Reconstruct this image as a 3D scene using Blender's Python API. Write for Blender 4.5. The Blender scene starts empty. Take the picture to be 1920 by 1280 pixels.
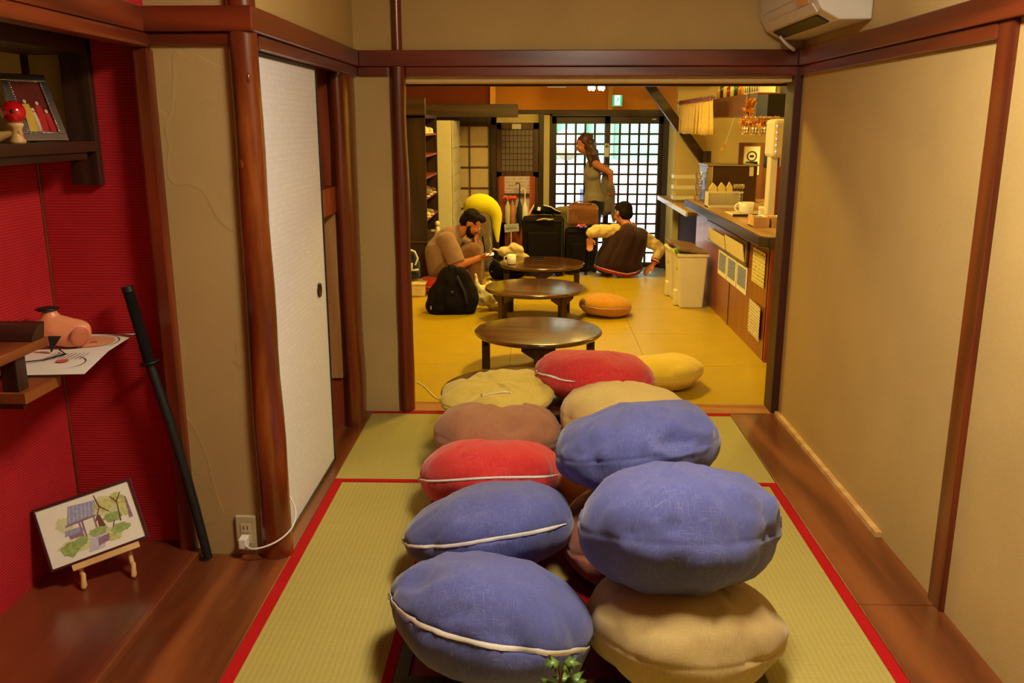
import bpy, bmesh, math, random
from mathutils import Vector, Matrix, Euler, noise
rad = math.radians
random.seed(5)
sc = bpy.context.scene
COL = sc.collection

# ---------------------------------------------------------------- camera
cam_d = bpy.data.cameras.new('camera'); cam = bpy.data.objects.new('camera', cam_d); COL.objects.link(cam)
cam_d.sensor_width = 36.0; cam_d.lens = 1650.0 / 1920.0 * 36.0
cam_d.clip_start = 0.05; cam_d.clip_end = 100
cam.location = (0, 0, 1.48); cam.rotation_euler = (rad(90 - 13.8), 0, rad(1.52))
sc.camera = cam

# ---------------------------------------------------------------- world, sun, exposure
w = bpy.data.worlds.new('daylight'); sc.world = w; w.use_nodes = True
bgn = w.node_tree.nodes['Background']
bgn.inputs[0].default_value = (0.80, 0.90, 1.0, 1); bgn.inputs[1].default_value = 2.6
sun_d = bpy.data.lights.new('sun', 'SUN'); sun_d.energy = 8.0; sun_d.angle = rad(1.0); sun_d.color = (1, 0.97, 0.92)
sun = bpy.data.objects.new('sun', sun_d); COL.objects.link(sun); sun.rotation_euler = (rad(25), rad(20), 0)
sc.view_settings.view_transform = 'Standard'; sc.view_settings.look = 'None'
sc.view_settings.exposure = 0.0; sc.view_settings.gamma = 1.0; sc.view_settings.use_curve_mapping = False
try:
    sc.cycles.max_bounces = 6; sc.cycles.diffuse_bounces = 3; sc.cycles.glossy_bounces = 3
    sc.cycles.transparent_max_bounces = 8; sc.cycles.sample_clamp_indirect = 6.0
except Exception: pass
NEAR_LIGHT = (1.0, 0.87, 0.64)       # tatami room lamp
FAR_LIGHT = (1.0, 0.74, 0.16)        # lounge lamps, much yellower

# ---------------------------------------------------------------- materials
def lin(c):
    return tuple((v / 255 / 12.92) if v / 255 <= 0.04045 else ((v / 255 + 0.055) / 1.055) ** 2.4 for v in c)
def _new(name):
    m = bpy.data.materials.new(name); m.use_nodes = True
    nt = m.node_tree; return m, nt, nt.nodes['Principled BSDF']
def _coord(nt, scale=(1, 1, 1), rot=(0, 0, 0)):
    tc = nt.nodes.new('ShaderNodeTexCoord'); mp = nt.nodes.new('ShaderNodeMapping')
    mp.inputs['Scale'].default_value = scale; mp.inputs['Rotation'].default_value = rot
    nt.links.new(tc.outputs['Object'], mp.inputs['Vector']); return mp.outputs[0]
def _ramp(nt, fac, cols):
    r = nt.nodes.new('ShaderNodeValToRGB'); el = r.color_ramp.elements
    while len(el) < len(cols): el.new(0.5)
    for e, (p, c) in zip(el, cols): e.position = p; e.color = (*c, 1)
    nt.links.new(fac, r.inputs[0]); return r.outputs[0]
def _noise(nt, vec, scale, detail=4, rough=.55, dist=0):
    n = nt.nodes.new('ShaderNodeTexNoise'); n.inputs['Scale'].default_value = scale
    n.inputs['Detail'].default_value = detail; n.inputs['Roughness'].default_value = rough
    n.inputs['Distortion'].default_value = dist
    nt.links.new(vec, n.inputs['Vector']); return n.outputs['Fac']
def _wave(nt, vec, scale, direction='X', dist=0, detail=1, dscale=1):
    n = nt.nodes.new('ShaderNodeTexWave'); n.bands_direction = direction
    n.inputs['Scale'].default_value = scale; n.inputs['Distortion'].default_value = dist
    n.inputs['Detail'].default_value = detail; n.inputs['Detail Scale'].default_value = dscale
    nt.links.new(vec, n.inputs['Vector']); return n.outputs['Fac']
def _bump(nt, b, h, strength, dist=0.01):
    n = nt.nodes.new('ShaderNodeBump'); n.inputs['Strength'].default_value = strength; n.inputs['Distance'].default_value = dist
    nt.links.new(h, n.inputs['Height']); nt.links.new(n.outputs[0], b.inputs['Normal'])
def _math(nt, op, a, b):
    n = nt.nodes.new('ShaderNodeMath'); n.operation = op
    for i, v in enumerate((a, b)):
        if isinstance(v, (int, float)): n.inputs[i].default_value = v
        else: nt.links.new(v, n.inputs[i])
    return n.outputs[0]
def mul(c, k): return tuple(min(1, v * k) for v in c)
def plain(name, col, rough=.5, metal=0, var=.12, nscale=14, bump=0, spec=.5, coat=0):
    m, nt, b = _new(name); c = lin(col)
    f = _noise(nt, _coord(nt), nscale)
    nt.links.new(_ramp(nt, f, [(.3, mul(c, 1 - var)), (.7, mul(c, 1 + var))]), b.inputs['Base Color'])
    b.inputs['Roughness'].default_value = rough; b.inputs['Metallic'].default_value = metal
    b.inputs['Specular IOR Level'].default_value = spec
    if coat: b.inputs['Coat Weight'].default_value = coat; b.inputs['Coat Roughness'].default_value = .12
    if bump: _bump(nt, b, _noise(nt, _coord(nt), nscale * 4), bump, .004)
    return m
def plaster(name, col, bump=.25, trowel=False):
    m, nt, b = _new(name); c = lin(col); v = _coord(nt)
    f = _noise(nt, v, 3, 5); g = _noise(nt, v, 160, 2)
    mix = _math(nt, 'ADD', _math(nt, 'MULTIPLY', f, .6), _math(nt, 'MULTIPLY', g, .4))
    nt.links.new(_ramp(nt, mix, [(.3, mul(c, .9)), (.7, mul(c, 1.08))]), b.inputs['Base Color'])
    b.inputs['Roughness'].default_value = .92; b.inputs['Specular IOR Level'].default_value = .15
    h = g
    if trowel:
        t = _noise(nt, _coord(nt, (1, 1, .7)), 4.0, 2, .4, 1.0)
        h = _math(nt, 'ADD', _math(nt, 'MULTIPLY', g, .06), _ramp(nt, t, [(.53, (0, 0, 0)), (.545, (1, 1, 1)), (.62, (.25, .25, .25))]))
        _bump(nt, b, h, .16, .006)
    else: _bump(nt, b, h, bump, .002)
    return m
def wood(name, c0, c1, stretch=(1, 14, 14), scale=3.0, rough=.38, bump=.06, coat=0, rings=True):
    # stretch: small along the grain
    m, nt, b = _new(name); a, d = lin(c0), lin(c1); v = _coord(nt, stretch)
    f = _noise(nt, v, scale, 6, .6, .6)
    if rings:
        v2 = _coord(nt, tuple(s * .25 for s in stretch))
        wv = _wave(nt, v2, scale * .6, 'DIAGONAL', 7, 3, 1.2)
        f = _math(nt, 'ADD', _math(nt, 'MULTIPLY', f, .6), _math(nt, 'MULTIPLY', wv, .4))
    nt.links.new(_ramp(nt, f, [(.28, a), (.72, d)]), b.inputs['Base Color'])
    b.inputs['Roughness'].default_value = rough
    if coat: b.inputs['Coat Weight'].default_value = coat; b.inputs['Coat Roughness'].default_value = .15
    _bump(nt, b, f, bump, .004); return m
def fabric(name, col, light=None, weave=420, rough=.95, bump=.35, sheen=.25):
    m, nt, b = _new(name); c = lin(col); l = lin(light) if light else mul(c, 1.5)
    v = _coord(nt)
    a = _noise(nt, _coord(nt, (40, 700, 40), (0, 0, .3)), 1, 2); d = _noise(nt, _coord(nt, (700, 40, 40), (0, 0, .3)), 1, 2)
    th = _math(nt, 'MAXIMUM', a, d); big = _noise(nt, v, 6, 3)
    f = _math(nt, 'ADD', _math(nt, 'MULTIPLY', th, .75), _math(nt, 'MULTIPLY', big, .25))
    nt.links.new(_ramp(nt, f, [(.38, mul(c, .88)), (.56, c), (.74, l)]), b.inputs['Base Color'])
    b.inputs['Roughness'].default_value = rough; b.inputs['Specular IOR Level'].default_value = .12
    b.inputs['Sheen Weight'].default_value = sheen
    _bump(nt, b, th, bump, .0015); return m
def tatami_mat(name, along='Y'):
    m, nt, b = _new(name)
    v = _coord(nt)
    rib = _wave(nt, v, 18, 'X' if along == 'Y' else 'Y')   # warp ribs
    reed = _noise(nt, _coord(nt, (6, 500, 1) if along == 'Y' else (500, 6, 1)), 1, 2)
    big = _noise(nt, v, 2.2, 3)
    f = _math(nt, 'ADD', _math(nt, 'ADD', _math(nt, 'MULTIPLY', rib, .16), _math(nt, 'MULTIPLY', reed, .55)), _math(nt, 'MULTIPLY', big, .25))
    nt.links.new(_ramp(nt, f, [(.25, lin((160, 146, 78))), (.55, lin((176, 160, 88))), (.85, lin((188, 172, 100)))]), b.inputs['Base Color'])
    b.inputs['Roughness'].default_value = .7; b.inputs['Specular IOR Level'].default_value = .25
    _bump(nt, b, _math(nt, 'ADD', rib, _math(nt, 'MULTIPLY', reed, .6)), .25, .0012); return m
def emit(name, col, strength):
    m, nt, b = _new(name); c = lin(col) if max(col) > 1.5 else col
    b.inputs['Base Color'].default_value = (*c, 1)
    b.inputs['Emission Color'].default_value = (*c, 1); b.inputs['Emission Strength'].default_value = strength; return m
def glass(name, tint=(1, 1, 1), gloss=.08):
    m = bpy.data.materials.new(name); m.use_nodes = True; nt = m.node_tree; nt.nodes.clear()
    o = nt.nodes.new('ShaderNodeOutputMaterial'); mx = nt.nodes.new('ShaderNodeMixShader')
    t = nt.nodes.new('ShaderNodeBsdfTransparent'); g = nt.nodes.new('ShaderNodeBsdfGlossy')
    t.inputs[0].default_value = (*tint, 1); g.inputs['Roughness'].default_value = .03
    f = nt.nodes.new('ShaderNodeLayerWeight'); f.inputs[0].default_value = .25; mm = nt.nodes.new('ShaderNodeMath'); mm.operation = 'MULTIPLY_ADD'; mm.inputs[1].default_value = .45; mm.inputs[2].default_value = gloss
    nt.links.new(f.outputs['Facing'], mm.inputs[0]); nt.links.new(mm.outputs[0], mx.inputs[0])
    nt.links.new(t.outputs[0], mx.inputs[1]); nt.links.new(g.outputs[0], mx.inputs[2]); nt.links.new(mx.outputs[0], o.inputs[0]); return m
def printed(name, paper, ink, scale=60, amount=.5):
    # illegible small print: rows of broken ink
    m, nt, b = _new(name); v = _coord(nt, (1, 1, 1))
    rows = _wave(nt, v, scale * .5, 'Z'); br = _noise(nt, v, scale * 2.2, 2)
    f = _math(nt, 'MULTIPLY', rows, br)
    nt.links.new(_ramp(nt, f, [(amount - .12, lin(paper)), (amount, lin(ink))]), b.inputs['Base Color'])
    b.inputs['Roughness'].default_value = .7; return m

M = {}
M['plaster'] = plaster('beige_plaster', (198, 168, 108))
M['plaster_trowel'] = plaster('trowelled_beige_plaster', (180, 150, 98), trowel=True)
M['plaster_cream'] = plaster('cream_plaster', (228, 202, 146))
M['orange_wall'] = plaster('orange_plaster', (232, 150, 62))
M['redbrown_wall'] = plaster('red_brown_plaster', (116, 52, 28))
M['ceil'] = wood('ceiling_boards', (150, 120, 84), (176, 146, 104), (14, 1, 14))
def redpaper():
    m, nt, b = _new('red_ribbed_paper'); v = _coord(nt)
    rib = _wave(nt, v, 34, 'Z', .6, 1, 3); n = _noise(nt, v, 5)
    f = _math(nt, 'ADD', _math(nt, 'MULTIPLY', rib, .4), _math(nt, 'MULTIPLY', n, .6))
    nt.links.new(_ramp(nt, f, [(.2, lin((164, 26, 34))), (.8, lin((196, 42, 50)))]), b.inputs['Base Color'])
    b.inputs['Roughness'].default_value = .8; b.inputs['Specular IOR Level'].default_value = .2
    _bump(nt, b, rib, .5, .002); return m
M['red_paper'] = redpaper()
M['post_red'] = wood('reddish_post_wood_upright', (88, 32, 13), (122, 50, 21), (14, 14, 1), 2.4, .30, coat=.35)
M['post_x'] = wood('reddish_beam_wood_across', (90, 33, 14), (126, 52, 22), (1, 14, 14), 2.4, .32, coat=.3)
M['post_y'] = wood('reddish_beam_wood_along', (90, 33, 14), (126, 52, 22), (14, 1, 14), 2.4, .32, coat=.3)
def logwood():
    m, nt, b = _new('polished_log_wood'); f = _noise(nt, _coord(nt, (9, 9, .8)), 2.2, 6, .6, .6); g = _noise(nt, _coord(nt, (5, 5, 1.1)), 1.6, 3)
    k = _math(nt, 'ADD', _math(nt, 'MULTIPLY', f, .4), _math(nt, 'MULTIPLY', g, .6))
    nt.links.new(_ramp(nt, k, [(.34, lin((72, 26, 9))), (.5, lin((112, 46, 14))), (.66, lin((158, 82, 28)))]), b.inputs['Base Color'])
    b.inputs['Roughness'].default_value = .26; b.inputs['Coat Weight'].default_value = .5; b.inputs['Coat Roughness'].default_value = .15; _bump(nt, b, f, .08, .004); return m
M['log'] = logwood(); M['post_dark'] = wood('dark_red_brown_post', (58, 22, 12), (78, 32, 18), (14, 14, 1), 2.4, .5)
M['board_y'] = wood('floor_board_wood_along', (98, 46, 20), (142, 78, 38), (9, 1, 9), 2.2, .34, coat=.25)
M['board_toko'] = wood('alcove_board_wood', (92, 40, 22), (126, 62, 34), (7, .8, 7), 1.7, .30, coat=.35)
M['board_x'] = wood('threshold_wood', (150, 92, 40), (186, 124, 62), (1, 12, 12), 2.4, .4)
M['lightwood_z'] = wood('pale_plank_wood', (176, 120, 66), (202, 148, 88), (12, 12, 1), 2.6, .5)
M['lightwood'] = wood('pale_pine', (206, 160, 96), (226, 186, 124), (3, 12, 12), 2.6, .5)
M['dark_z'] = wood('dark_stained_wood_upright', (40, 22, 14), (62, 36, 24), (14, 14, 1), 2.6, .42)
M['dark_x'] = wood('dark_stained_wood_across', (42, 22, 14), (66, 38, 24), (1, 14, 14), 2.6, .42)
M['dark_y'] = wood('dark_stained_wood_along', (42, 22, 14), (66, 38, 24), (14, 1, 14), 2.6, .42)
M['mid_x'] = wood('brown_beam_wood', (56, 34, 20), (80, 52, 32), (1, 14, 14), 2.6, .5)
M['brown_door'] = wood('brown_door_wood', (74, 38, 24), (100, 56, 36), (14, 14, 1), 2.4, .45)
M['redwood'] = wood('red_stained_panel', (128, 50, 24), (160, 72, 36), (14, 14, 1), 2.2, .4)
M['counter_wood'] = wood('orange_brown_veneer', (126, 60, 26), (160, 86, 40), (10, 10, 1), 1.8, .35, coat=.3, rings=False)
M['counter_top'] = wood('black_brown_counter_edge', (34, 24, 20), (50, 36, 30), (14, 1, 14), 2, .32, coat=.2)
M['counter_surf'] = wood('tan_counter_surface', (150, 110, 64), (176, 134, 84), (14, 1, 14), 2, .35)
M['table'] = wood('glossy_dark_table_wood', (62, 34, 18), (100, 58, 30), (1.2, 12, 12), 2.6, .22, .05, coat=.6)
M['table_leg'] = wood('dark_table_leg_wood', (40, 22, 13), (60, 34, 20), (12, 12, 1), 2.6, .3)
M['tatami_y'] = tatami_mat('tatami_weave_along', 'Y'); M['tatami_x'] = tatami_mat('tatami_weave_across', 'X')
M['red_border'] = fabric('red_tatami_border', (176, 22, 26), (196, 40, 40), bump=.15, sheen=0)
M['red_board'] = plain('red_lacquer_board', (150, 20, 22), .35)
M['yellow_mat'] = plain('yellow_vinyl_mat', (194, 160, 14), .36, var=.05, nscale=5, bump=.06)
def fusuma():
    m, nt, b = _new('white_patterned_door_paper'); v = _coord(nt)
    wv = _wave(nt, _coord(nt, (1, 1, 1)), 9, 'Y', 6, 1, 6.0); w2 = _wave(nt, v, 16, 'Z', 4, 1, 5)
    f = _math(nt, 'MULTIPLY', wv, w2)
    nt.links.new(_ramp(nt, f, [(.1, lin((226, 226, 234))), (.6, lin((236, 236, 242)))]), b.inputs['Base Color'])
    b.inputs['Roughness'].default_value = .55; _bump(nt, b, f, .08, .002); return m
M['fusuma'] = fusuma()
M['black_lacquer'] = plain('black_lacquer', (22, 16, 16), .3)
M['black'] = plain('black_plastic', (20, 18, 18), .5)
M['black_cloth'] = fabric('black_nylon', (24, 19, 19), (38, 31, 30), sheen=0)
M['white_plastic'] = plain('white_plastic', (228, 222, 210), .35, var=.03)
M['cream_plastic'] = plain('cream_plastic', (226, 214, 184), .45, var=.04)
M['white'] = plain('white_ceramic', (240, 234, 218), .25, var=.02)
M['metal'] = plain('brushed_metal', (190, 188, 184), .25, 1)
M['dark_metal'] = plain('dark_metal', (70, 66, 62), .35, 1)
M['paper'] = plain('white_paper', (236, 230, 214), .7, var=.03)
M['shoji_paper'] = plain('shoji_paper', (214, 186, 146), .8, var=.04)
M['pane_dim'] = plain('dull_grey_lattice_paper', (128, 110, 104), .5, var=.06)
M['cable'] = plain('white_cable', (232, 226, 214), .45)
M['skin'] = plain('skin', (192, 116, 76), .55, var=.06, nscale=20)
M['hair'] = plain('dark_brown_hair', (26, 16, 12), .8, var=.3, nscale=60, bump=.5, spec=.15)
M['glass'] = glass('window_glass', gloss=.03); M['glass_warm'] = glass('drinking_glass', (.98, .95, .88), .14)
CUSH = {'blue': fabric('blue_linen', (88, 93, 154), (126, 128, 178)), 'red': fabric('red_linen', (204, 52, 50), (224, 96, 84)),
        'cream': fabric('cream_linen', (186, 160, 104), (200, 176, 122)), 'mauve': fabric('mauve_brown_linen', (166, 112, 80), (184, 132, 100)), 'pale': fabric('cream_linen_lounge_lit', (214, 184, 108), (226, 200, 132)),  # 'pale' is cream with the lounge's yellow light put into its colour
        'yellow': fabric('yellow_linen', (216, 188, 84), (228, 204, 112)), 'bright_yellow': fabric('bright_yellow_linen', (234, 198, 60), (240, 210, 90)),
        'brown': fabric('red_brown_linen', (140, 82, 62), (162, 106, 84)), 'orange': fabric('orange_brown_linen', (204, 140, 36), (216, 158, 60)),
        'redorange': fabric('bright_red_linen', (196, 40, 20), (210, 70, 44))}
M['zip'] = fabric('white_zip_tape', (232, 226, 214), (244, 240, 230), bump=.2)

# ---------------------------------------------------------------- mesh building
class MB:
    def __init__(self): self.v = []; self.f = []; self.mi = []; self.sm = []
    def add(self, vs, fs, m=0, smooth=False):
        o = len(self.v); self.v += [tuple(p) for p in vs]
        for f in fs: self.f.append([i + o for i in f]); self.mi.append(m); self.sm.append(smooth)
        return self
    def box(self, x0, x1, y0, y1, z0, z1, m=0, rot=None, piv=None):
        vs = [Vector((x, y, z)) for z in (z0, z1) for y in (y0, y1) for x in (x0, x1)]
        if rot is not None:
            p = Vector(piv) if piv is not None else Vector(((x0 + x1) / 2, (y0 + y1) / 2, (z0 + z1) / 2))
            mt = Euler(rot).to_matrix(); vs = [mt @ (q - p) + p for q in vs]
        return self.add(vs, [(0, 2, 3, 1), (4, 5, 7, 6), (0, 1, 5, 4), (2, 6, 7, 3), (0, 4, 6, 2), (1, 3, 7, 5)], m)
    def bar(self, a, b, wdt, hgt, m=0, up=(0, 0, 1)):
        a, b = Vector(a), Vector(b); d = (b - a).normalized(); u = Vector(up)
        s = d.cross(u)
        if s.length < 1e-4: s = d.cross(Vector((1, 0, 0)))
        s.normalize(); u = s.cross(d).normalized()
        vs = [p + s * i * wdt / 2 + u * j * hgt / 2 for p in (a, b) for (i, j) in ((-1, -1), (1, -1), (1, 1), (-1, 1))]
        return self.add(vs, [(3, 2, 1, 0), (4, 5, 6, 7), (0, 1, 5, 4), (1, 2, 6, 5), (2, 3, 7, 6), (3, 0, 4, 7)], m)
    def tube(self, pts, r, n=10, m=0, cap=True, flat=1.0, up=None):
        pts = [Vector(p) for p in pts]; k = len(pts); rs = r if isinstance(r, (list, tuple)) else [r] * k
        vs = []; ref = Vector(up) if up else None
        for i, p in enumerate(pts):
            d = (pts[min(i + 1, k - 1)] - pts[max(i - 1, 0)]).normalized()
            if ref is None: ref = d.orthogonal()
            a = (ref - d * ref.dot(d)).normalized(); b = d.cross(a); 
            if not up: ref = a
            for j in range(n):
                t = 2 * math.pi * j / n; vs.append(p + (a * math.cos(t) + b * math.sin(t) * flat) * rs[i])
        fs = [(i * n + j, i * n + (j + 1) % n, (i + 1) * n + (j + 1) % n, (i + 1) * n + j) for i in range(k - 1) for j in range(n)]
        self.add(vs, fs, m, True)
        if cap: self.add(vs[:n], [tuple(range(n))[::-1]], m); self.add(vs[-n:], [tuple(range(n))], m)
        return self
    def lathe(self, prof, c=(0, 0, 0), n=32, m=0, axis=None, smooth=True):
        c = Vector(c); q = Vector((0, 0, 1)).rotation_difference(Vector(axis)) if axis else None
        vs = []
        for (r, z) in prof:
            for j in range(n):
                t = 2 * math.pi * j / n; p = Vector((r * math.cos(t), r * math.sin(t), z))
                if q: p = q @ p
                vs.append(c + p)
        fs = [(i * n + j, i * n + (j + 1) % n, (i + 1) * n + (j + 1) % n, (i + 1) * n + j) for i in range(len(prof) - 1) for j in range(n)]
        return self.add(vs, fs, m, smooth)
    def ell(self, c, r, nu=20, nv=12, m=0, rot=None, fn=None):
        c = Vector(c); mt = Euler(rot).to_matrix() if rot else None; vs = []
        for i in range(nv + 1):
            ph = -math.pi / 2 + math.pi * i / nv
            for j in range(nu):
                t = 2 * math.pi * j / nu
                p = Vector((r[0] * math.cos(ph) * math.cos(t), r[1] * math.cos(ph) * math.sin(t), r[2] * math.sin(ph)))
                if mt: p = mt @ p
                p = c + p
                if fn: p = fn(p)
                vs.append(p)
        fs = [(i * nu + j, i * nu + (j + 1) % nu, (i + 1) * nu + (j + 1) % nu, (i + 1) * nu + j) for i in range(nv) for j in range(nu)]
        return self.add(vs, fs, m, True)
    def cap(self, p0, r0, p1, r1=None, n=12, m=0):
        r1 = r0 if r1 is None else r1; p0, p1 = Vector(p0), Vector(p1); d = p1 - p0
        if d.length < 1e-5: return self.ell(p0, (r0,) * 3, m=m)
        u = d.normalized(); pts = []; rs = []
        for i in range(5):
            a = math.pi / 2 * (1 - i / 4 * .999); pts.append(p0 - u * r0 * math.sin(a)); rs.append(max(1e-4, r0 * math.cos(a)))
        for i in range(5):
            a = math.pi / 2 * i / 4 * .999; pts.append(p1 + u * r1 * math.sin(a)); rs.append(max(1e-4, r1 * math.cos(a)))
        return self.tube(pts, rs, n, m)
    def prism(self, pts, ext, m=0):
        n = len(pts); e = Vector(ext); vs = [Vector(p) for p in pts] + [Vector(p) + e for p in pts]
        fs = [tuple(range(n))[::-1], tuple(range(n, 2 * n))] + [(i, (i + 1) % n, n + (i + 1) % n, n + i) for i in range(n)]
        return self.add(vs, fs, m)
    def flat(self, pts, m=0): return self.add(pts, [tuple(range(len(pts)))], m)
    def mesh(self, name, mats, off=None):
        me = bpy.data.meshes.new(name); vs = self.v
        if off is not None: vs = [(x - off[0], y - off[1], z - off[2]) for (x, y, z) in vs]
        me.from_pydata(vs, [], self.f)
        for mt in (mats if isinstance(mats, (list, tuple)) else [mats]): me.materials.append(mt)
        me.polygons.foreach_set('material_index', self.mi); me.polygons.foreach_set('use_smooth', self.sm); me.update(); return me
    def build(self, name, mats, parent=None, smooth=None, bevel=0, label=None, cat=None, group=None, kind=None, base=None, norm=True):
        off = None
        if parent is not None: off = root_of(parent).location
        elif base is not None: off = base
        me = self.mesh(name, mats, off)
        if norm:
            bm = bmesh.new(); bm.from_mesh(me); bmesh.ops.recalc_face_normals(bm, faces=bm.faces); bm.to_mesh(me); bm.free()
        o = link(name, me, parent)
        if parent is None and base is not None: o.location = base
        if bevel:
            b = o.modifiers.new('bevel', 'BEVEL'); b.width = bevel; b.segments = 2; b.limit_method = 'ANGLE'
        if smooth: me.polygons.foreach_set('use_smooth', [True] * len(me.polygons))
        tag(o, label, cat, group, kind); return o
def root_of(o):
    while o.parent: o = o.parent
    return o
def link(name, data, parent=None):
    o = bpy.data.objects.new(name, data); COL.objects.link(o)
    if parent is not None: o.parent = parent
    return o
def tag(o, label=None, cat=None, group=None, kind=None):
    if label: o['label'] = label
    if cat: o['category'] = cat
    if group: o['group'] = group
    if kind: o['kind'] = kind
    return o
def thing(name, label, cat, loc, group=None, kind=None):
    o = bpy.data.objects.new(name, None); o.empty_display_size = .1; COL.objects.link(o); o.location = loc
    return tag(o, label, cat, group, kind)
def inst(name, me, parent, loc=(0, 0, 0), rot=(0, 0, 0)):
    o = link(name, me, parent); o.location = loc; o.rotation_euler = rot; return o
def struct(name, mb, mat, label, parent=None, bevel=0, cat=None):
    if parent is not None: return mb.build(name, mat, parent, bevel=bevel)
    return mb.build(name, mat, bevel=bevel, label=label, cat=cat or name.split('_')[0], kind='structure')
TMP = bpy.data.scenes.new('workbench')     # empty scene in which the skins are grown
def blob(name, mb, mat, parent, voxel=.008, it=6, label=None, fac=.5, noise_amp=0, noise_scale=20, fn=None):
    """union of the solids in mb as one continuous skin"""
    off = root_of(parent).location; me = mb.mesh(name + '_src', mat, off)
    o = bpy.data.objects.new(name, me); TMP.collection.objects.link(o)
    r = o.modifiers.new('r', 'REMESH'); r.mode = 'VOXEL'; r.voxel_size = voxel; r.use_smooth_shade = True
    if it: s = o.modifiers.new('s', 'SMOOTH'); s.factor = fac; s.iterations = it
    vl = TMP.view_layers[0]; vl.update(); m2 = bpy.data.meshes.new_from_object(o.evaluated_get(vl.depsgraph)); m2.name = name
    TMP.collection.objects.unlink(o); COL.objects.link(o)
    o.modifiers.clear(); o.data = m2; bpy.data.meshes.remove(me); o.parent = parent
    if not m2.materials: m2.materials.append(mat)
    if noise_amp or fn:
        m2.update(); pn = [(v.co.copy(), v.normal.copy()) for v in m2.vertices]; flat = []
        for c, n in pn:
            if noise_amp: c = c + n * (noise.noise(c * noise_scale) * noise_amp)
            if fn: c = fn(c)
            flat += [c.x, c.y, c.z]
        m2.vertices.foreach_set('co', flat)
    m2.polygons.foreach_set('use_smooth', [True] * len(m2.polygons)); m2.update()
    tag(o, label); return o

# ================================================================ SETTING: tatami room floor
floor = struct('floor', MB().box(-1.7, 1.4, -1.3, 4.6, -.2, -.035), M['dark_x'], 'raised floor of the tatami room with mats and boards')
def mat_piece(x0, x1, y0, y1, weave, borders):
    o = MB().box(x0, x1, y0, y1, -.035, 0).build('tatami_mat', weave, floor)
    for (a, b, c, d) in borders:
        MB().box(a, b, c, d, -.03, .0025).build('border', M['red_border'], o)
mat_piece(-.855, -.385, .6, 3.488, M['tatami_y'], [(-.856, -.818, .6, 3.49), (-.414, -.384, .6, 3.49)])
mat_piece(.645, 1.03, .6, 3.488, M['tatami_y'], [(.994, 1.031, .6, 3.49)])
mat_piece(-.383, .643, .6, 2.108, M['tatami_y'], [])
mat_piece(-.86, 1.03, 3.492, 4.442, M['tatami_x'], [(-.861, 1.031, 3.491, 3.522), (-.861, 1.031, 4.412, 4.443)])
mat_piece(-.855, 1.03, -1.2, .598, M['tatami_y'], [(-.856, -.818, -1.2, .598), (.994, 1.031, -1.2, .598)])
# shallow lacquered recess under the front cushions
MB().box(-.383, .643, 2.11, 3.488, -.035, -.012).build('recess_board', M['red_board'], floor)
for b in ((-.383, -.345, 2.11, 3.488), (.605, .643, 2.11, 3.488)):
    MB().box(*b, -.035, .001).build('recess_frame', M['dark_y'], floor)
for b in ((-.345, .605, 2.11, 2.135), (-.345, .605, 3.45, 3.488)):
    MB().box(*b, -.035, .001).build('recess_frame', M['dark_x'], floor)
MB().box(-.91, -.857, 2.86, 4.442, -.035, .004).build('door_sill', M['board_y'], floor)
MB().box(1.033, 1.285, 2.545, 4.442, -.035, .003).build('floor_board', M['board_y'], floor, bevel=.002)
MB().box(1.033, 1.285, -1.2, 2.542, -.035, .003).build('floor_board', M['board_y'], floor, bevel=.002)
MB().box(-1.168, -.858, -1.2, 2.83, -.035, .002).build('floor_board', M['board_y'], floor, bevel=.002)
MB().box(-.72, 1.3, 4.444, 4.60, -.035, .006).build('threshold', M['board_x'], floor)
fa = struct('floor.001', MB().box(-1.70, -1.192, -1.3, 2.9, -.03, .03), M['board_toko'], 'dark wooden alcove platform under the painting on its easel', cat='floor')
MB().box(-1.192, -1.168, -1.3, 2.81, -.03, .034).build('platform_edge', M['board_toko'], fa, bevel=.004)

# ---------------------------------------------------------------- walls of the tatami room
struct('wall_right', MB().box(1.285, 1.40, -1.3, 4.6, -.03, 2.36), M['plaster'], 'plain beige plaster wall on the right of the tatami room')
struct('trim_1', MB().box(1.262, 1.286, 3.02, 4.44, .003, .022), M['lightwood'], 'thin pale wooden strip along the foot of the right wall')
struct('wall_far', MB().box(-1.0, 1.4, 4.47, 4.60, 1.755, 2.36).box(-.93, -.69, 4.47, 4.60, -.03, 1.755).box(1.285, 1.40, 4.47, 4.6, -.03, 1.755),
       M['plaster'], 'beige plaster wall around the wide opening to the lounge')
struct('wall_left', MB().box(-1.0, -.89, 2.86, 4.6, 1.752, 2.36), M['plaster'], 'beige plaster wall above the white sliding door')
struct('wall_corner', MB().box(-1.236, -.90, 2.83, 2.90, -.03, 2.36), M['plaster_trowel'], 'narrow trowelled plaster wall with the outlet beside the log pillar')
struct('wall_alcove_side', MB().box(-1.70, -1.19, 2.87, 2.95, -.03, 1.392).box(-1.492, -1.19, 2.87, 2.95, 1.392, 1.76), M['red_paper'], 'dark red ribbed paper end wall of the alcove')
struct('wall_alcove_back', MB().box(-1.70, -1.62, -1.3, 2.87, -.03, 1.392), M['red_paper'], 'bright red paper back wall of the alcove')
struct('wall_alcove_upper_side', MB().box(-1.70, -1.492, 2.87, 2.95, 1.392, 1.76), M['plaster'], 'beige end wall above the alcove shelf')
struct('wall_alcove_upper_back', MB().box(-1.70, -1.62, -1.3, 2.87, 1.392, 1.76), M['plaster'], 'beige back wall above the alcove shelf')
struct('ceiling_alcove', MB().box(-1.70, -1.20, -1.3, 2.95, 1.76, 1.80), M['dark_x'], 'dark low ceiling inside the alcove', cat='ceiling')
struct('wall_alcove_front', MB().box(-1.255, -1.205, -1.3, 2.83, 1.80, 2.36), M['red_paper'], 'strip of red wall above the alcove beam')
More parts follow.
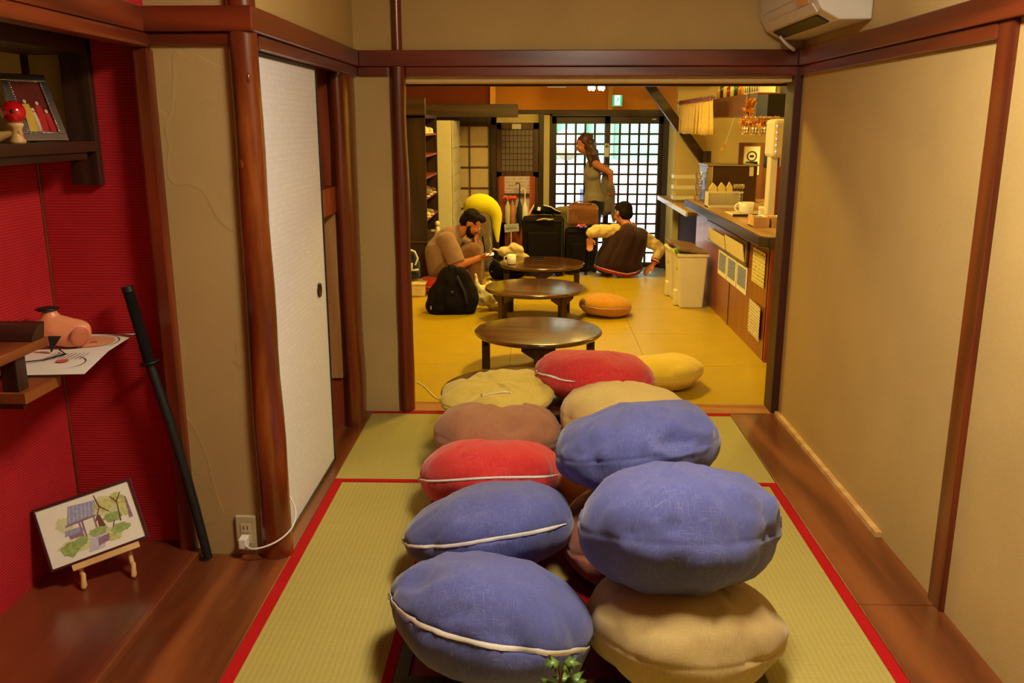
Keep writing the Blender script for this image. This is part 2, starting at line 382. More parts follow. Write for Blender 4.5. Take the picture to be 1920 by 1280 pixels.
struct('wall_near', MB().box(-1.7, 1.4, -1.35, -1.25, -.03, 2.36), M['plaster'], 'beige plaster wall behind the viewer')
struct('ceiling', MB().box(-1.7, 1.4, -1.35, 4.6, 2.36, 2.42), M['ceil'], 'boarded ceiling of the tatami room')
struct('trim_2', MB().tube([(-1.618, 2.868, z) for z in (.03, .7, 1.39)], .006, 6), M['post_red'], 'thin brown corner strip between the two red alcove walls')
struct('trim_3', MB().box(-1.63, -1.605, 2.85, 2.875, 1.40, 1.76), M['dark_z'], 'thin dark corner post above the alcove shelf')

# picture-rail beams: nageshi (upper) and kamoi (lower)
def trim(name, mb, mat, label, bevel=.004): return struct(name, mb, mat, label, bevel=bevel)
trim('trim_4', MB().box(1.252, 1.286, -1.25, 4.47, 1.757, 1.832), M['post_y'], 'upper reddish wooden beam along the right wall')
trim('trim_5', MB().box(1.266, 1.286, 2.592, 4.47, 1.711, 1.756), M['post_y'], 'lower reddish wooden rail under the right wall beam')
trim('trim_6', MB().box(-.86, 1.252, 4.438, 4.472, 1.757, 1.832), M['post_x'], 'upper reddish wooden beam across the wide opening')
trim('trim_7', MB().box(-.87, -.722, 4.452, 4.472, 1.711, 1.756).box(-.636, 1.248, 4.452, 4.505, 1.711, 1.756), M['post_x'], 'lower reddish lintel rail across the wide opening')
trim('trim_8', MB().box(-.892, -.86, 2.80, 4.472, 1.757, 1.832), M['post_y'], 'upper reddish wooden beam above the white sliding door')
trim('trim_9', MB().box(-.905, -.872, 2.90, 4.455, 1.711, 1.756), M['post_y'], 'lower grooved rail holding the white sliding door')
trim('trim_10', MB().box(-1.215, -.862, 2.796, 2.832, 1.757, 1.832), M['post_x'], 'short dark beam above the trowelled plaster strip')
trim('trim_11', MB().box(-1.20, -.94, 2.812, 2.832, 1.720, 1.756), M['post_x'], 'short dark rail under the beam beside the log pillar')
trim('trim_12', MB().box(-1.255, -1.196, -1.25, 2.832, 1.757, 1.832), M['post_y'], 'upper orange brown beam over the alcove opening')
trim('trim_13', MB().box(-1.250, -1.190, -1.25, 2.832, 1.712, 1.756), M['post_y'], 'lower rounded orange brown beam over the alcove opening', .012)

# posts
def log_post(name, x, y, z0, z1, r, mat, label, seed, flat=1.0, amp=.006, taper=0.0):
    rnd = random.Random(seed); n = 22; pts = []; rs = []
    for i in range(n + 1):
        t = i / n; z = z0 + (z1 - z0) * t
        pts.append((x + amp * noise.noise((z * 2.3, seed, 0)), y + amp * noise.noise((z * 2.3, seed, 7)), z))
        rs.append(r * (1 + taper * (.5 - t)) * (1 + .07 * noise.noise((z * 3.1, seed, 3))))
    return struct(name, MB().tube(pts, rs, 20, up=(1, 0, 0), flat=flat), mat, label)
pil = log_post('trim_14', -.910, 2.842, 0, 2.36, .048, M['log'], 'knotty polished natural log pillar beside the white sliding door', 3, 1.0, .010, .30)
for (z, a) in ((1.62, -60), (1.36, -110), (.95, -40)):   # knots
    MB().ell((-.910 + .042 * math.cos(rad(a)), 2.842 + .040 * math.sin(rad(a)), z), (.010, .010, .022), 12, 8).build('knot', M['log'], pil)
log_post('trim_15', -.678, 4.475, 0, 1.757, .041, M['post_red'], 'round reddish post at the left of the wide opening', 8, 1.0, .005, .05)
log_post('trim_16', -.676, 4.47, 1.83, 2.36, .026, M['post_red'], 'thin round post rising above the lintel beam', 9, 1.0, .003)
struct('trim_17', MB().box(1.246, 1.288, 4.452, 4.60, 0, 1.757), M['post_dark'], 'dark square post at the right of the wide opening', bevel=.004)
struct('trim_18', MB().box(1.268, 1.29, 2.505, 2.592, 0, 1.757), M['post_red'], 'flat reddish post standing against the right wall', bevel=.006)
struct('trim_19', MB().box(-1.245, -1.188, 2.80, 2.872, .0, 1.712), M['post_red'], 'slim orange edged post at the corner of the alcove', bevel=.01)
log_post('trim_20', -.925, 4.31, 0, 1.712, .055, M['post_red'], 'wavy reddish post at the far side of the closet opening', 12, 2.4, .010, -.1)
wtop = struct('trim_21', MB().box(-.66, 1.246, 4.508, 4.70, 1.686, 1.754), M['plaster_cream'], 'pale header above the opening on the lounge side')
struct('trim_22', MB().box(-.9, 1.40, 4.70, 4.74, 1.674, 2.3), M['dark_x'], 'dark edge board behind the header of the opening')

# ---------------------------------------------------------------- closet beside the sliding door
struct('wall_closet_far', MB().box(-1.65, -.93, 4.22, 4.27, -.03, 1.755), M['redwood'], 'brown wooden end wall inside the closet')
struct('wall_closet_back', MB().box(-1.70, -1.65, 2.95, 4.6, -.03, 1.755), M['dark_z'], 'dark back wall inside the closet')
struct('floor.002', MB().box(-1.65, -.912, 2.92, 4.22, -.03, .0), M['board_y'], 'dark wooden closet floor behind the sliding door', cat='floor')
struct('ceiling_closet', MB().box(-1.65, -.91, 2.92, 4.25, 1.735, 1.752), M['dark_x'], 'closet ceiling behind the sliding door', cat='ceiling')
cs = struct('trim_23', MB().box(-1.64, -.945, 3.0, 4.218, 1.08, 1.20), M['redwood'], 'thick wooden shelf edge inside the closet')
for i in range(6):
    MB().box(-.955 - .098 * (i + 1) + .002, -.955 - .098 * i, 4.195, 4.219, .255, 1.079).build('plank', M['lightwood_z'], cs, bevel=.002)

# white sliding door
d1 = thing('door_1', 'white patterned paper sliding door with thin black frame beside the log pillar', 'door', (-.905, 3.34, 0), kind='structure')
MB().box(-.914, -.902, 2.93, 3.722, .012, 1.702).build('panel', M['fusuma'], d1)
fr = MB(); fr.box(-.918, -.897, 2.925, 2.947, .008, 1.708); fr.box(-.918, -.897, 3.716, 3.728, .008, 1.708)
fr.box(-.918, -.897, 2.925, 3.728, .006, .020); fr.box(-.918, -.897, 2.925, 3.728, 1.697, 1.708)
fr.build('frame', M['black_lacquer'], d1)
MB().lathe([(.0, .0), (.018, .001), (.024, .005), (.030, .006), (.031, .0)], (-.9015, 3.597, .812), 24, axis=(1, 0, 0)).build('pull', M['black_lacquer'], d1)

# ================================================================ LOUNGE shell
fl = struct('floor.003', MB().box(-1.75, 1.60, 4.6, 9.04, -.30, -.02).box(1.60, 3.2, 4.6, 11.0, -.3, -.001), M['dark_x'], 'raised lounge floor covered with smooth yellow mats', cat='floor')
xs = [-1.75, -1.04, -.16, .72, 1.60]; ys = [4.602, 5.40, 6.28, 7.16, 8.04, 9.04]
for i in range(4):
    for j in range(5):
        MB().box(xs[i] + .0012, xs[i + 1] - .0012, ys[j] + .0012, ys[j + 1] - .0012, -.02, 0).build('floor_mat', M['yellow_mat'], fl)
struct('floor.004', MB().box(-1.75, 1.75, 9.04, 11.0, -.36, -.25), plain('grey_blue_entrance_tiles', (170, 172, 182), .25, var=.08), 'lower pale entrance floor in front of the lattice doors', cat='floor')
struct('wall_lounge_left', MB().box(-1.80, -1.72, 4.6, 11.1, -.3, 2.36), M['plaster_cream'], 'cream wall along the left of the lounge')
struct('wall_lounge_front', MB().box(-1.75, -.93, 4.55, 4.60, -.1, 2.36).box(1.4, 3.2, 4.5, 4.6, -.1, 2.36), M['plaster_cream'], 'lounge side of the wall between the two rooms')
struct('wall_kitchen_right', MB().box(3.2, 3.28, 4.5, 11.1, -.3, 2.36), M['plaster_cream'], 'cream wall at the far right of the kitchen')
struct('wall_kitchen_far', MB().box(1.60, 3.2, 10.35, 10.42, -.3, 2.36), M['plaster_cream'], 'cream kitchen wall behind the diagonal dark brace')
struct('ceiling_lounge', MB().box(-1.8, 3.28, 4.6, 11.2, 2.30, 2.36), M['plaster_cream'], 'cream ceiling of the lounge', cat='ceiling')
struct('wall_entrance', MB().box(-1.8, .19, 11.04, 11.14, -.3, 1.64).box(1.54, 1.75, 11.04, 11.14, -.3, 1.64), M['plaster_cream'], 'cream entrance wall beside the lattice doors')
struct('wall_entrance_upper', MB().box(-1.8, 3.28, 11.04, 11.14, 1.64, 2.30), M['orange_wall'], 'orange wall above the lattice doors')
struct('wall_upper_left', MB().box(-1.72, -.50, 10.20, 10.26, 1.70, 2.30), M['redbrown_wall'], 'red brown wall above the thick beam')
struct('trim_24', MB().box(-1.72, -.20, 9.95, 10.10, 1.565, 1.705), M['mid_x'], 'thick brown beam with cut end above the lockers', bevel=.006)
struct('trim_25', MB().box(-1.72, 1.56, 10.96, 11.05, 1.61, 1.66), M['mid_x'], 'long brown lintel under the orange wall', bevel=.004)
struct('trim_26', MB().box(-.515, -.455, 10.15, 10.24, 1.705, 2.30), plaster('tan_post', (216, 150, 82)), 'tan post rising above the thick beam', bevel=.004)
struct('trim_27', MB().box(.86, .92, 10.99, 11.05, 1.66, 2.30), plaster('pale_tan_post', (228, 178, 106)), 'pale tan upright beside the exit sign', bevel=.004)
struct('trim_28', MB().bar((1.16, 10.22, 2.03), (2.03, 10.22, .93), .10, .10, up=(0, 1, 0)), M['dark_x'], 'diagonal dark wooden brace crossing the kitchen wall', bevel=.005)
struct('trim_29', MB().box(.035, .095, 10.88, 11.04, -.25, 1.62), M['dark_z'], 'dark post between the small lattice door and the entrance', bevel=.004)
struct('trim_30', MB().box(.095, .165, 10.94, 11.04, -.25, 1.60), M['plaster_cream'], 'narrow cream upright strip left of the entrance doors')
struct('trim_31', MB().box(1.87, 1.95, 10.05, 10.15, .6, 1.20), M['dark_z'], 'short dark post under the diagonal brace', bevel=.004)
struct('trim_32', MB().box(-1.42, -1.30, 7.9, 8.1, 1.57, 1.72).box(-1.30, -.98, 8.0, 8.06, 1.575, 1.715), M['mid_x'], 'brown beam joint above the shoe rack', bevel=.004)
struct('ceiling_panel', MB().box(.05, 2.0, 9.75, 10.5, 1.93, 1.99).box(.12, .32, 9.70, 9.9, 1.875, 1.93).box(.42, .62, 9.72, 9.9, 1.905, 1.93).box(1.0, 1.45, 9.70, 9.9, 1.89, 1.93), plain('pale_grey_panel', (214, 204, 190), .5), 'pale lowered ceiling panel above the entrance', cat='ceiling')
# kitchen window-less side: low plinth under the extension counter
# ---------------------------------------------------------------- entrance lattice doors
me_p = MB().box(-.0525, .0525, -.002, .002, -.0525, .0525).mesh('pane', M['glass'])
def lattice_door(name, label, x0, yc):
    wd = .70; x1 = x0 + wd
    t = thing(name, label, 'door', (x0 + wd / 2, yc, -.25), kind='structure')
    MB().box(x0, x0 + .062, yc - .018, yc + .018, -.25, 1.585).build('stile', M['dark_z'], t, bevel=.003)
    MB().box(x1 - .055, x1, yc - .018, yc + .018, -.25, 1.585).build('stile', M['dark_z'], t, bevel=.003)
    MB().box(x0, x1, yc - .018, yc + .018, 1.497, 1.585).build('top_rail', M['dark_x'], t, bevel=.003)
    MB().box(x0, x1, yc - .018, yc + .018, -.25, -.19).build('bottom_rail', M['dark_x'], t, bevel=.003)
    px = (wd - .117) / 5; pz = .1205; zt = 1.497; nrow = 14
    vb = MB().box(-.0125, .0125, -.012, .012, -.845, .845).mesh('bar', M['dark_z'])
    hb = MB().box(-.293, .293, -.0115, .0115, -.0115, .0115).mesh('bar', M['dark_x'])
    for i in range(1, 5): inst('bar', vb, t, (x0 + .062 + px * i - t.location.x, 0, .652 + .25))
    for j in range(1, nrow): inst('bar', hb, t, (0.003, 0, zt - pz * j + .25))
    for i in range(5):
        for j in range(nrow): inst('pane', me_p, t, (x0 + .062 + px * (i + .5) - t.location.x, .006, zt - pz * (j + .5) + .25))
    return t
lattice_door('door_2', 'left sliding lattice entrance door behind the standing woman', .19, 11.06)
d3 = lattice_door('door_3', 'right sliding lattice entrance door beside the kitchen', .84, 11.01)
MB().tube([(1.49, 10.985, -.1), (1.49, 10.985, 1.0)], .005, 8).build('track_rod', M['metal'], d3)
MB().box(1.40, 1.45, 10.988, 10.992, 1.545, 1.556).build('sticker', M['paper'], d3)
struct('trim_33', MB().box(.165, .195, 10.97, 11.10, -.25, 1.62).box(1.538, 1.60, 10.90, 11.10, -.25, 1.66).box(.165, 1.56, 10.97, 11.10, 1.585, 1.625), M['dark_z'], 'dark frame around the entrance lattice doors', bevel=.003)
# ---------------------------------------------------------------- outside
struct('ground', MB().box(-8, 10, 11.14, 24, -.45, -.32), plain('pale_street', (226, 224, 220), .8, var=.03), 'sunlit pale street outside the lattice doors', cat='ground')
ob = thing('street_facade', 'pale facade with green upper cladding across the street', 'building', (1, 15, -.32))
MB().box(-4, 7, 15.0, 15.2, -.32, .93).build('lower_wall', plain('white_facade', (236, 236, 234), .8, var=.02), ob)
MB().box(-4, 7, 14.9, 15.2, .93, 4.2).build('cladding', plain('pale_green_cladding', (146, 196, 166), .7, var=.06), ob)
for xx in (.36, .86, 1.30): MB().box(xx, xx + .05, 14.86, 14.9, .93, 4.2).build('cladding_seam', plain('green_seam', (110, 160, 136), .7), ob)
sg = thing('round_sign', 'white round signboard on a pole outside the left lattice door', 'sign', (.42, 12.2, -.32))
MB().lathe([(0, -.02), (.20, -.02), (.205, 0), (.20, .02), (0, .02)], (.42, 12.2, 1.22), 32, axis=(0, 1, 0)).build('disc', plain('white_sign', (246, 244, 240), .5), sg)
MB().tube([(.42, 12.22, -.32), (.42, 12.22, 1.05)], .012, 8).build('pole', M['dark_metal'], sg)

# ================================================================ LAMPS (each with its own light)
def dome_lamp(name, label, x, y, zc, r, color, strength):
    t = thing(name, label, 'lamp', (x, y, zc))
    MB().lathe([(0, 0), (r * 1.08, 0), (r * 1.08, -.03), (r, -.035)], (x, y, zc), 32).build('base', M['white_plastic'], t)
    prof = [(r * math.cos(a), -.035 - .07 * math.sin(a)) for a in [math.pi / 2 * i / 8 for i in range(8)]] + [(.001, -.105)]
    MB().lathe(prof, (x, y, zc), 32).build('diffuser', emit(name + '_glow', color, strength), t)
    return t
dome_lamp('ceiling_lamp', 'round white ceiling lamp of the tatami room', .36, 1.84, 2.358, .24, NEAR_LIGHT, 102)
dome_lamp('ceiling_lamp.001', 'round warm ceiling lamp above the near lounge tables', .30, 5.9, 2.298, .20, FAR_LIGHT, 112)
dome_lamp('ceiling_lamp.002', 'round warm ceiling lamp above the far lounge tables', .10, 8.2, 2.298, .20, FAR_LIGHT, 112)
dome_lamp('ceiling_lamp.003', 'round warm ceiling lamp in the kitchen', 2.35, 7.2, 2.298, .22, FAR_LIGHT, 150)
pl = thing('pendant_lamp', 'cluster of small glowing yellow shades hanging before the entrance', 'lamp', (.60, 9.2, 2.30))
MB().box(.50, .70, 9.12, 9.28, 2.27, 2.30).build('canopy', M['dark_metal'], pl)
for i, (x, y) in enumerate(((.535, 9.16), (.575, 9.24), (.635, 9.16), (.67, 9.24))):
    MB().tube([(x, y, 2.27), (x, y, 1.90)], .003, 6).build('cord', M['black'], pl)
    sh = MB().box(x - .018, x + .018, y - .018, y + .018, 1.83, 1.90).build('shade', emit('yellow_shade_glow_%d' % i, (1, .72, .16), 75), pl, bevel=.004)
    MB().lathe([(0, -.014), (.010, -.010), (.014, 0)], (x, y, 1.83), 12).build('bulb_tip', emit('bulb_glow_%d' % i, (1, .8, .3), 75), sh)

# ================================================================ CUSHIONS
def cushion(name, label, c, D, th, rot, colour, zipper=None, seed=1, floor_z=None, group=None, dent=.010, seam=True, zw=.011, bot=None, pinch=None, dents=()):
    t = thing(name, label, 'cushion', (c[0], c[1], (floor_z if floor_z is not None else c[2] - th / 2)), group)
    mt = Euler([rad(a) for a in rot]).to_matrix(); R = D / 2; T = th / 2; TB = bot if bot else T
    cv = Vector(c); base = t.location
    phs = [-90, -82, -72, -62, -52, -43, -34, -26, -19, -13, -8, -5, -3, -1.4, 0, 1.4, 3, 5, 8, 13, 19, 26, 34, 43, 52, 62, 72, 82, 90]
    N = 96
    def pt(az, ph, out=0.0):
        cp, sp = max(0, math.cos(ph)), math.sin(ph)
        rho = R * cp ** .80; z = (T if sp > 0 else TB) * math.copysign(abs(sp) ** .90, sp)
        if pinch is not None:            # the sewn end draws out to a point
            da = (math.degrees(az) - pinch + 180) % 360 - 180; g_ = math.exp(-(da / 38) ** 2); rr = (rho / R) ** 2
            z *= 1 - .42 * g_ * rr; rho *= 1 + .035 * g_
        d = Vector((math.cos(az) * rho, math.sin(az) * rho, z))
        q = d / R
        # broad sag, creases and gathers
        n1 = noise.noise(q * 1.7 + Vector((seed * 7.1, 0, 0))); n2 = noise.noise(q * 4.2 + Vector((0, seed * 3.3, 0)))
        cr = 1 - min(1, abs(noise.noise(Vector((q.x * 2.6 + seed, q.y * 2.6 - seed, q.z * 1.2)))) * 9)
        gat = math.sin(az * 46 + 5 * noise.noise((az * 3, seed, 0))) * math.exp(-(math.degrees(ph) / 13) ** 2)
        nn = Vector((math.cos(az) * cp, math.sin(az) * cp, sp * R / max(T, .05))).normalized()
        k = n1 * dent * 1.6 + n2 * dent * .55 - max(0, cr) * dent * (.9 if sp > -.05 else .3) + gat * .0012
        if seam: k -= .0018 * math.exp(-(math.degrees(ph) / 1.8) ** 2)
        for (da_, dp_, dr_, dd_) in dents:      # pushed-in hollows with a fold beside them
            ex = ((math.degrees(az) - da_ + 180) % 360 - 180) * max(.25, cp); ey = math.degrees(ph) - dp_
            rr_ = math.hypot(ex, ey * .9) / dr_; k += dd_ * (-math.exp(-rr_ * rr_) + .55 * math.exp(-((rr_ - 1.25) / .35) ** 2))
        d = d + nn * (k + out)
        p = cv + mt @ d
        if floor_z is not None and p.z < floor_z + .05:           # weight flattens it on what carries it
            h = p.z - floor_z; p.z = floor_z + (.004 if h < 0 else .004 + h * h / .05 * .92)
        return p
    mb = MB(); vs = []
    for ph in phs:
        for j in range(N): vs.append(pt(2 * math.pi * j / N, rad(ph)))
    fs = [(i * N + j, i * N + (j + 1) % N, (i + 1) * N + (j + 1) % N, (i + 1) * N + j) for i in range(len(phs) - 1) for j in range(N)]
    mb.add(vs, fs, 0, True); o = mb.build('cover', CUSH[colour], t, norm=False)
    if zipper:
        a0, a1, p0, p1 = zipper; n = 48; zs = MB(); vs = []
        for i in range(n + 1):
            s = i / n; az = rad(a0 + (a1 - a0) * s); pc = rad(p0 + (p1 - p0) * s) + .018 * math.sin(s * 9 + seed)
            wv = zw / (2 * R) * min(1, 8 * s + .25, 8 * (1 - s) + .25)
            row = [pt(az, pc + wv * k, .0035 + .003 * (1 - abs(k))) for k in (-1, -.35, .35, 1)]
            vs += row
        zs.add(vs, [(i * 4 + k, i * 4 + k + 1, (i + 1) * 4 + k + 1, (i + 1) * 4 + k) for i in range(n) for k in range(3)], 0, True)
        z = zs.build('zipper', M['zip'], t, norm=False)
        e = pt(rad(a0), rad(p0), .008)
        MB().box(e.x - .004, e.x + .004, e.y - .004, e.y + .004, e.z - .010, e.z + .006).build('zip_pull', M['metal'], t, bevel=.001)
    return t
G = 'round floor cushions piled in the tatami room'
cushion('floor_cushion', 'blue linen floor cushion lowest in the photo, zip open at its left end', (-.115, 2.19, .157), .545, .325, (-16, 12, 0), 'blue', (-178, -18, 0, 0), 1, -.010, G, .013, zw=.016, pinch=178, dents=((-160, 38, 14, .018), (-140, 46, 10, .010)))
cushion('floor_cushion.001', 'blue linen floor cushion with rising white zip, in front of the red one', (-.145, 2.70, .178), .56, .29, (-17, -9, 0), 'blue', (-172, -25, 0, 0), 2, -.010, G, .010, zw=.015, pinch=178)
cushion('floor_cushion.002', 'red linen floor cushion with long level white zip at the mats', (-.165, 3.19, .160), .56, .285, (-20, -3, 0), 'red', (-165, -20, 0, 0), 3, .0, G, .008, zw=.011)
cushion('floor_cushion.003', 'mauve brown floor cushion between red and pale yellow cushions', (-.150, 3.55, .205), .535, .27, (-6, 3, 0), 'mauve', None, 4, .0, G, .012, bot=.19, dents=((-72, 36, 13, .018), (-40, 24, 10, .010)))
cushion('floor_cushion.004', 'pale yellow wrinkled floor cushion on the left of the half hidden table', (-.165, 3.745, .318), .50, .130, (5, -2, 0), 'yellow', (-112, -58, 56, 62), 5, .252, G, .016, zw=.011, pinch=170, dents=((-105, 22, 16, .014),))
cushion('floor_cushion.005', 'cream floor cushion under the topmost blue cushion in front', (.415, 2.20, .140), .535, .29, (-6, 2, 0), 'cream', None, 6, -.010, G, .011, pinch=5, dents=((-8, 30, 14, .010),))
cushion('floor_cushion.006', 'blue linen floor cushion lying on top of the cream cushion in front', (.395, 2.26, .408), .545, .335, (-14, 2, 10), 'blue', None, 7, None, G, .014, dents=((-38, 42, 12, .015), (-18, 24, 11, .016), (-60, 60, 10, .009), (-30, 8, 9, .010)))
cushion('floor_cushion.007', 'blue linen floor cushion tilted up at right, second row on the right', (.345, 2.80, .437), .55, .275, (-12, -9, 0), 'blue', None, 8, None, G, .014, dents=((-66, 16, 13, .034), (-42, 28, 12, .020), (-50, 8, 9, .014)))
cushion('floor_cushion.008', 'cream floor cushion with yellow lounge light in its colour partly behind the tilted blue cushion', (.385, 3.53, .298), .54, .26, (-8, 2, 0), 'pale', None, 9, None, G, .011, bot=.28)
cushion('floor_cushion.009', 'red linen floor cushion resting on the far side of the pile', (.275, 3.88, .372), .545, .225, (-10, 4, 0), 'red', (-168, -112, 0, -4), 10, .252, G, .009, zw=.014)
cushion('floor_cushion.010', 'bright yellow floor cushion on the lounge floor behind the pile', (.735, 4.98, .086), .50, .165, (-2, -5, 0), 'bright_yellow', None, 11, .0, G, .009)
cushion('floor_cushion.011', 'brown floor cushion glimpsed between the blue cushions', (.335, 2.745, .135), .50, .27, (0, 0, 0), 'brown', None, 12, -.010, G, .012)
cushion('floor_cushion.012', 'orange brown floor cushion glimpsed beside the red cushion', (.335, 3.14, .15), .50, .29, (0, 0, 0), 'orange', None, 13, -.005, G, .010)
cushion('floor_cushion.013', 'flat orange floor cushion lying alone near the counter', (.565, 6.94, .085), .42, .165, (-2, 3, 0), 'orange', (-150, -30, 0, 0), 14, .0, None, .006, zw=.006)
cushion('floor_cushion.014', 'bright red floor cushion the seated man sits on', (-.84, 7.94, .075), .46, .15, (0, 0, 0), 'redorange', (-160, -60, 0, 0), 15, .0, None, .006, zw=.006)

# ================================================================ ROUND TABLES
def round_table(name, label, x, y, rz, h=.25, D=.79, legs=4):
    t = thing(name, label, 'table', (x, y, 0), 'round low tables in a row')
    R = D / 2
    MB().lathe([(0, -.034), (R - .035, -.034), (R - .012, -.026), (R, -.014), (R, -.008), (R - .006, -.001), (R - .016, 0), (0, 0)], (x, y, h), 72).build('tabletop', M['table'], t)
    bm = MB()
    for k in range(4):
        a = rad(rz + 90 * k); ca, sa = math.cos(a), math.sin(a)
        def P(u, v, z): return (x + ca * u - sa * v, y + sa * u + ca * v, z)
        r0 = R - .095
        mb = MB(); vs = [P(u, v, z) for z in (0, h - .034) for (u, v) in ((r0, -.026), (r0 + .05, -.026), (r0 + .05, .026), (r0, .026))]
        mb.add(vs, [(3, 2, 1, 0), (4, 5, 6, 7), (0, 1, 5, 4), (1, 2, 6, 5), (2, 3, 7, 6), (3, 0, 4, 7)])
        lg = mb.build('leg', M['table_leg'], t, bevel=.004)
        br = MB(); br.prism([P(r0 + .004, s, z) for (s, z) in ((-.10, h - .036), (.10, h - .036), (.10, h - .055), (.03, h - .10), (-.03, h - .10), (-.10, h - .055))], Vector(P(r0 + .036, 0, 0)) - Vector(P(r0, 0, 0)))
        br.build('bracket', M['table_leg'], lg, bevel=.002)
    for k in range(2):
        a = rad(rz + 90 * k); ca, sa = math.cos(a), math.sin(a); r0 = R - .10
        MB().bar((x - ca * r0, y - sa * r0, h - .052), (x + ca * r0, y + sa * r0, h - .052), .03, .034).build('stretcher', M['table_leg'], t)
    return t
round_table('low_table', 'round dark low table half buried under the cushion pile', -.055, 4.06, 20)
round_table('low_table.001', 'round glossy dark low table nearest behind the cushion pile', .022, 5.32, 0)
round_table('low_table.002', 'round glossy dark low table in the middle of the lounge row', .0, 6.82, 40)
round_table('low_table.003', 'round glossy dark low table with the mug, farthest in the row', .06, 8.07, 0)
mg = thing('mug', 'cream mug standing on the farthest low table', 'mug', (-.215, 7.95, .25))
MB().lathe([(0, .004), (.038, .004), (.042, .01), (.042, .09), (.039, .09), (.037, .012), (0, .012)], (-.215, 7.95, .25), 28).build('cup', M['white'], mg)
MB().tube([(-.257 - .026 * math.sin(a), 7.95, .25 + .048 + .027 * math.cos(a)) for a in [math.pi * i / 10 for i in range(11)]], .006, 8).build('handle', M['white'], mg)
ph = thing('phone', 'black phone lying on the farthest low table', 'phone', (.02, 8.30, .25))
MB().box(-.05, .09, 8.27, 8.34, .251, .259).build('body', M['black'], ph, bevel=.004)
MB().box(-.044, .084, 8.275, 8.335, .259, .2595).build('screen', plain('dark_glass_screen', (14, 14, 18), .1), ph)

# ================================================================ AIR CONDITIONER
ac = thing('air_conditioner', 'white wall air conditioner high in the right corner', 'air conditioner', (1.285, 4.0, 1.90))
y0, y1 = 3.60, 4.45
prof = [(1.284, 1.874), (1.16, 1.874), (1.088, 1.912), (1.06, 1.965), (1.055, 2.06), (1.06, 2.17), (1.08, 2.19), (1.284, 2.19)]
MB().prism([(x, y0, z) for x, z in prof], (0, y1 - y0, 0)).build('body', M['white_plastic'], ac, bevel=.008)
MB().prism([(1.062, y0 + .04, 1.985), (1.056, y0 + .04, 2.05), (1.050, y0 + .04, 2.05), (1.054, y0 + .04, 1.98)], (0, .72, 0)).build('front_panel', M['white_plastic'], ac)
MB().box(1.10, 1.155, y0 + .10, y1 - .10, 1.884, 1.896, rot=(0, rad(27), 0)).build('outlet', M['black'], ac)
MB().box(1.058, 1.098, y0 + .05, y1 - .05, 1.920, 1.927, rot=(0, rad(55), 0)).build('flap', M['white_plastic'], ac, bevel=.002)
MB().box(1.062, 1.068, y0 + .10, y0 + .26, 1.945, 1.975, rot=(0, rad(-20), 0)).build('sticker', plain('peach_label', (232, 176, 110), .5), ac)
MB().tube([(1.16 + .05 * math.sin(a * 1.3), 4.36 + .06 * math.cos(a), 1.878 - .055 * math.sin(a)) for a in [math.pi * i / 10 for i in range(11)]], .007, 8).build('drain_hose', M['cable'], ac)

# ================================================================ OUTLET and CABLE
ou = thing('wall_outlet', 'beige wall outlet low on the trowelled plaster strip', 'outlet', (-1.010, 2.83, .085))
MB().box(-1.046, -.974, 2.818, 2.832, .020, .152).build('plate', plain('beige_outlet', (186, 172, 130), .4, var=.03), ou, bevel=.004)
for z in (.066, .108):
    MB().box(-1.028, -.992, 2.8155, 2.8185, z - .016, z + .016).build('socket', plain('beige_socket', (196, 182, 140), .4), ou, bevel=.001)
for s in (-.007, .007): MB().box(-1.0105 + s, -1.0085 + s, 2.8145, 2.816, .103, .115).build('slot', M['black'], ou)
pc = thing('charging_cable', 'white cable plugged into the wall outlet and curling around the log pillar', 'cable', (-1.0, 2.80, .06))
MB().box(-1.026, -.998, 2.776, 2.8155, .046, .084).build('plug', M['cable'], pc, bevel=.004)
pts = [(-1.0, 2.778, .060), (-.97, 2.762, .056), (-.92, 2.768, .066), (-.875, 2.79, .085), (-.846, 2.82, .112), (-.840, 2.855, .150), (-.862, 2.888, .185), (-.882, 2.905, .20)]
def smooth_path(p, n=6):
    p = [Vector(q) for q in p]; out = []
    for i in range(len(p) - 1):
        a, b, c, d = p[max(0, i - 1)], p[i], p[i + 1], p[min(len(p) - 1, i + 2)]
        for k in range(n):
            t = k / n; out.append(.5 * ((2 * b) + (c - a) * t + (2 * a - 5 * b + 4 * c - d) * t * t + (3 * b - a - 3 * c + d) * t ** 3))
    return out + [p[-1]]
MB().tube(smooth_path(pts), .0032, 8).build('wire', M['cable'], pc)

# ================================================================ TOY SWORD leaning in the corner
sw = thing('toy_sword', 'black toy katana leaning against the alcove corner post', 'sword', (-1.135, 2.775, .0))
A = Vector((-1.135, 2.775, .012)); B = Vector((-1.325, 2.79, .957)); Gp = A.lerp(B, .745)
u = (B - A).normalized()
MB().tube([A + (Gp - A) * (i / 12) + Vector((.010 * math.sin(math.pi * i / 12), 0, 0)) for i in range(13)], [.0165] * 13, 10, flat=.62).build('scabbard', plain('matte_black', (20, 20, 22), .45), sw)
hd = MB().tube([Gp.lerp(B, i / 14) for i in range(15)], [.0175 + (.0012 if i % 2 else 0) for i in range(15)], 10, flat=.7).build('grip', M['black_cloth'], sw)
MB().tube([B - u * .004, B + u * .014], [.020, .019], 12).build('pommel', M['black'], sw)
MB().lathe([(0, -.004), (.030, -.004), (.033, 0), (.030, .004), (0, .004)], Gp, 24, axis=u).build('guard', M['black'], sw)

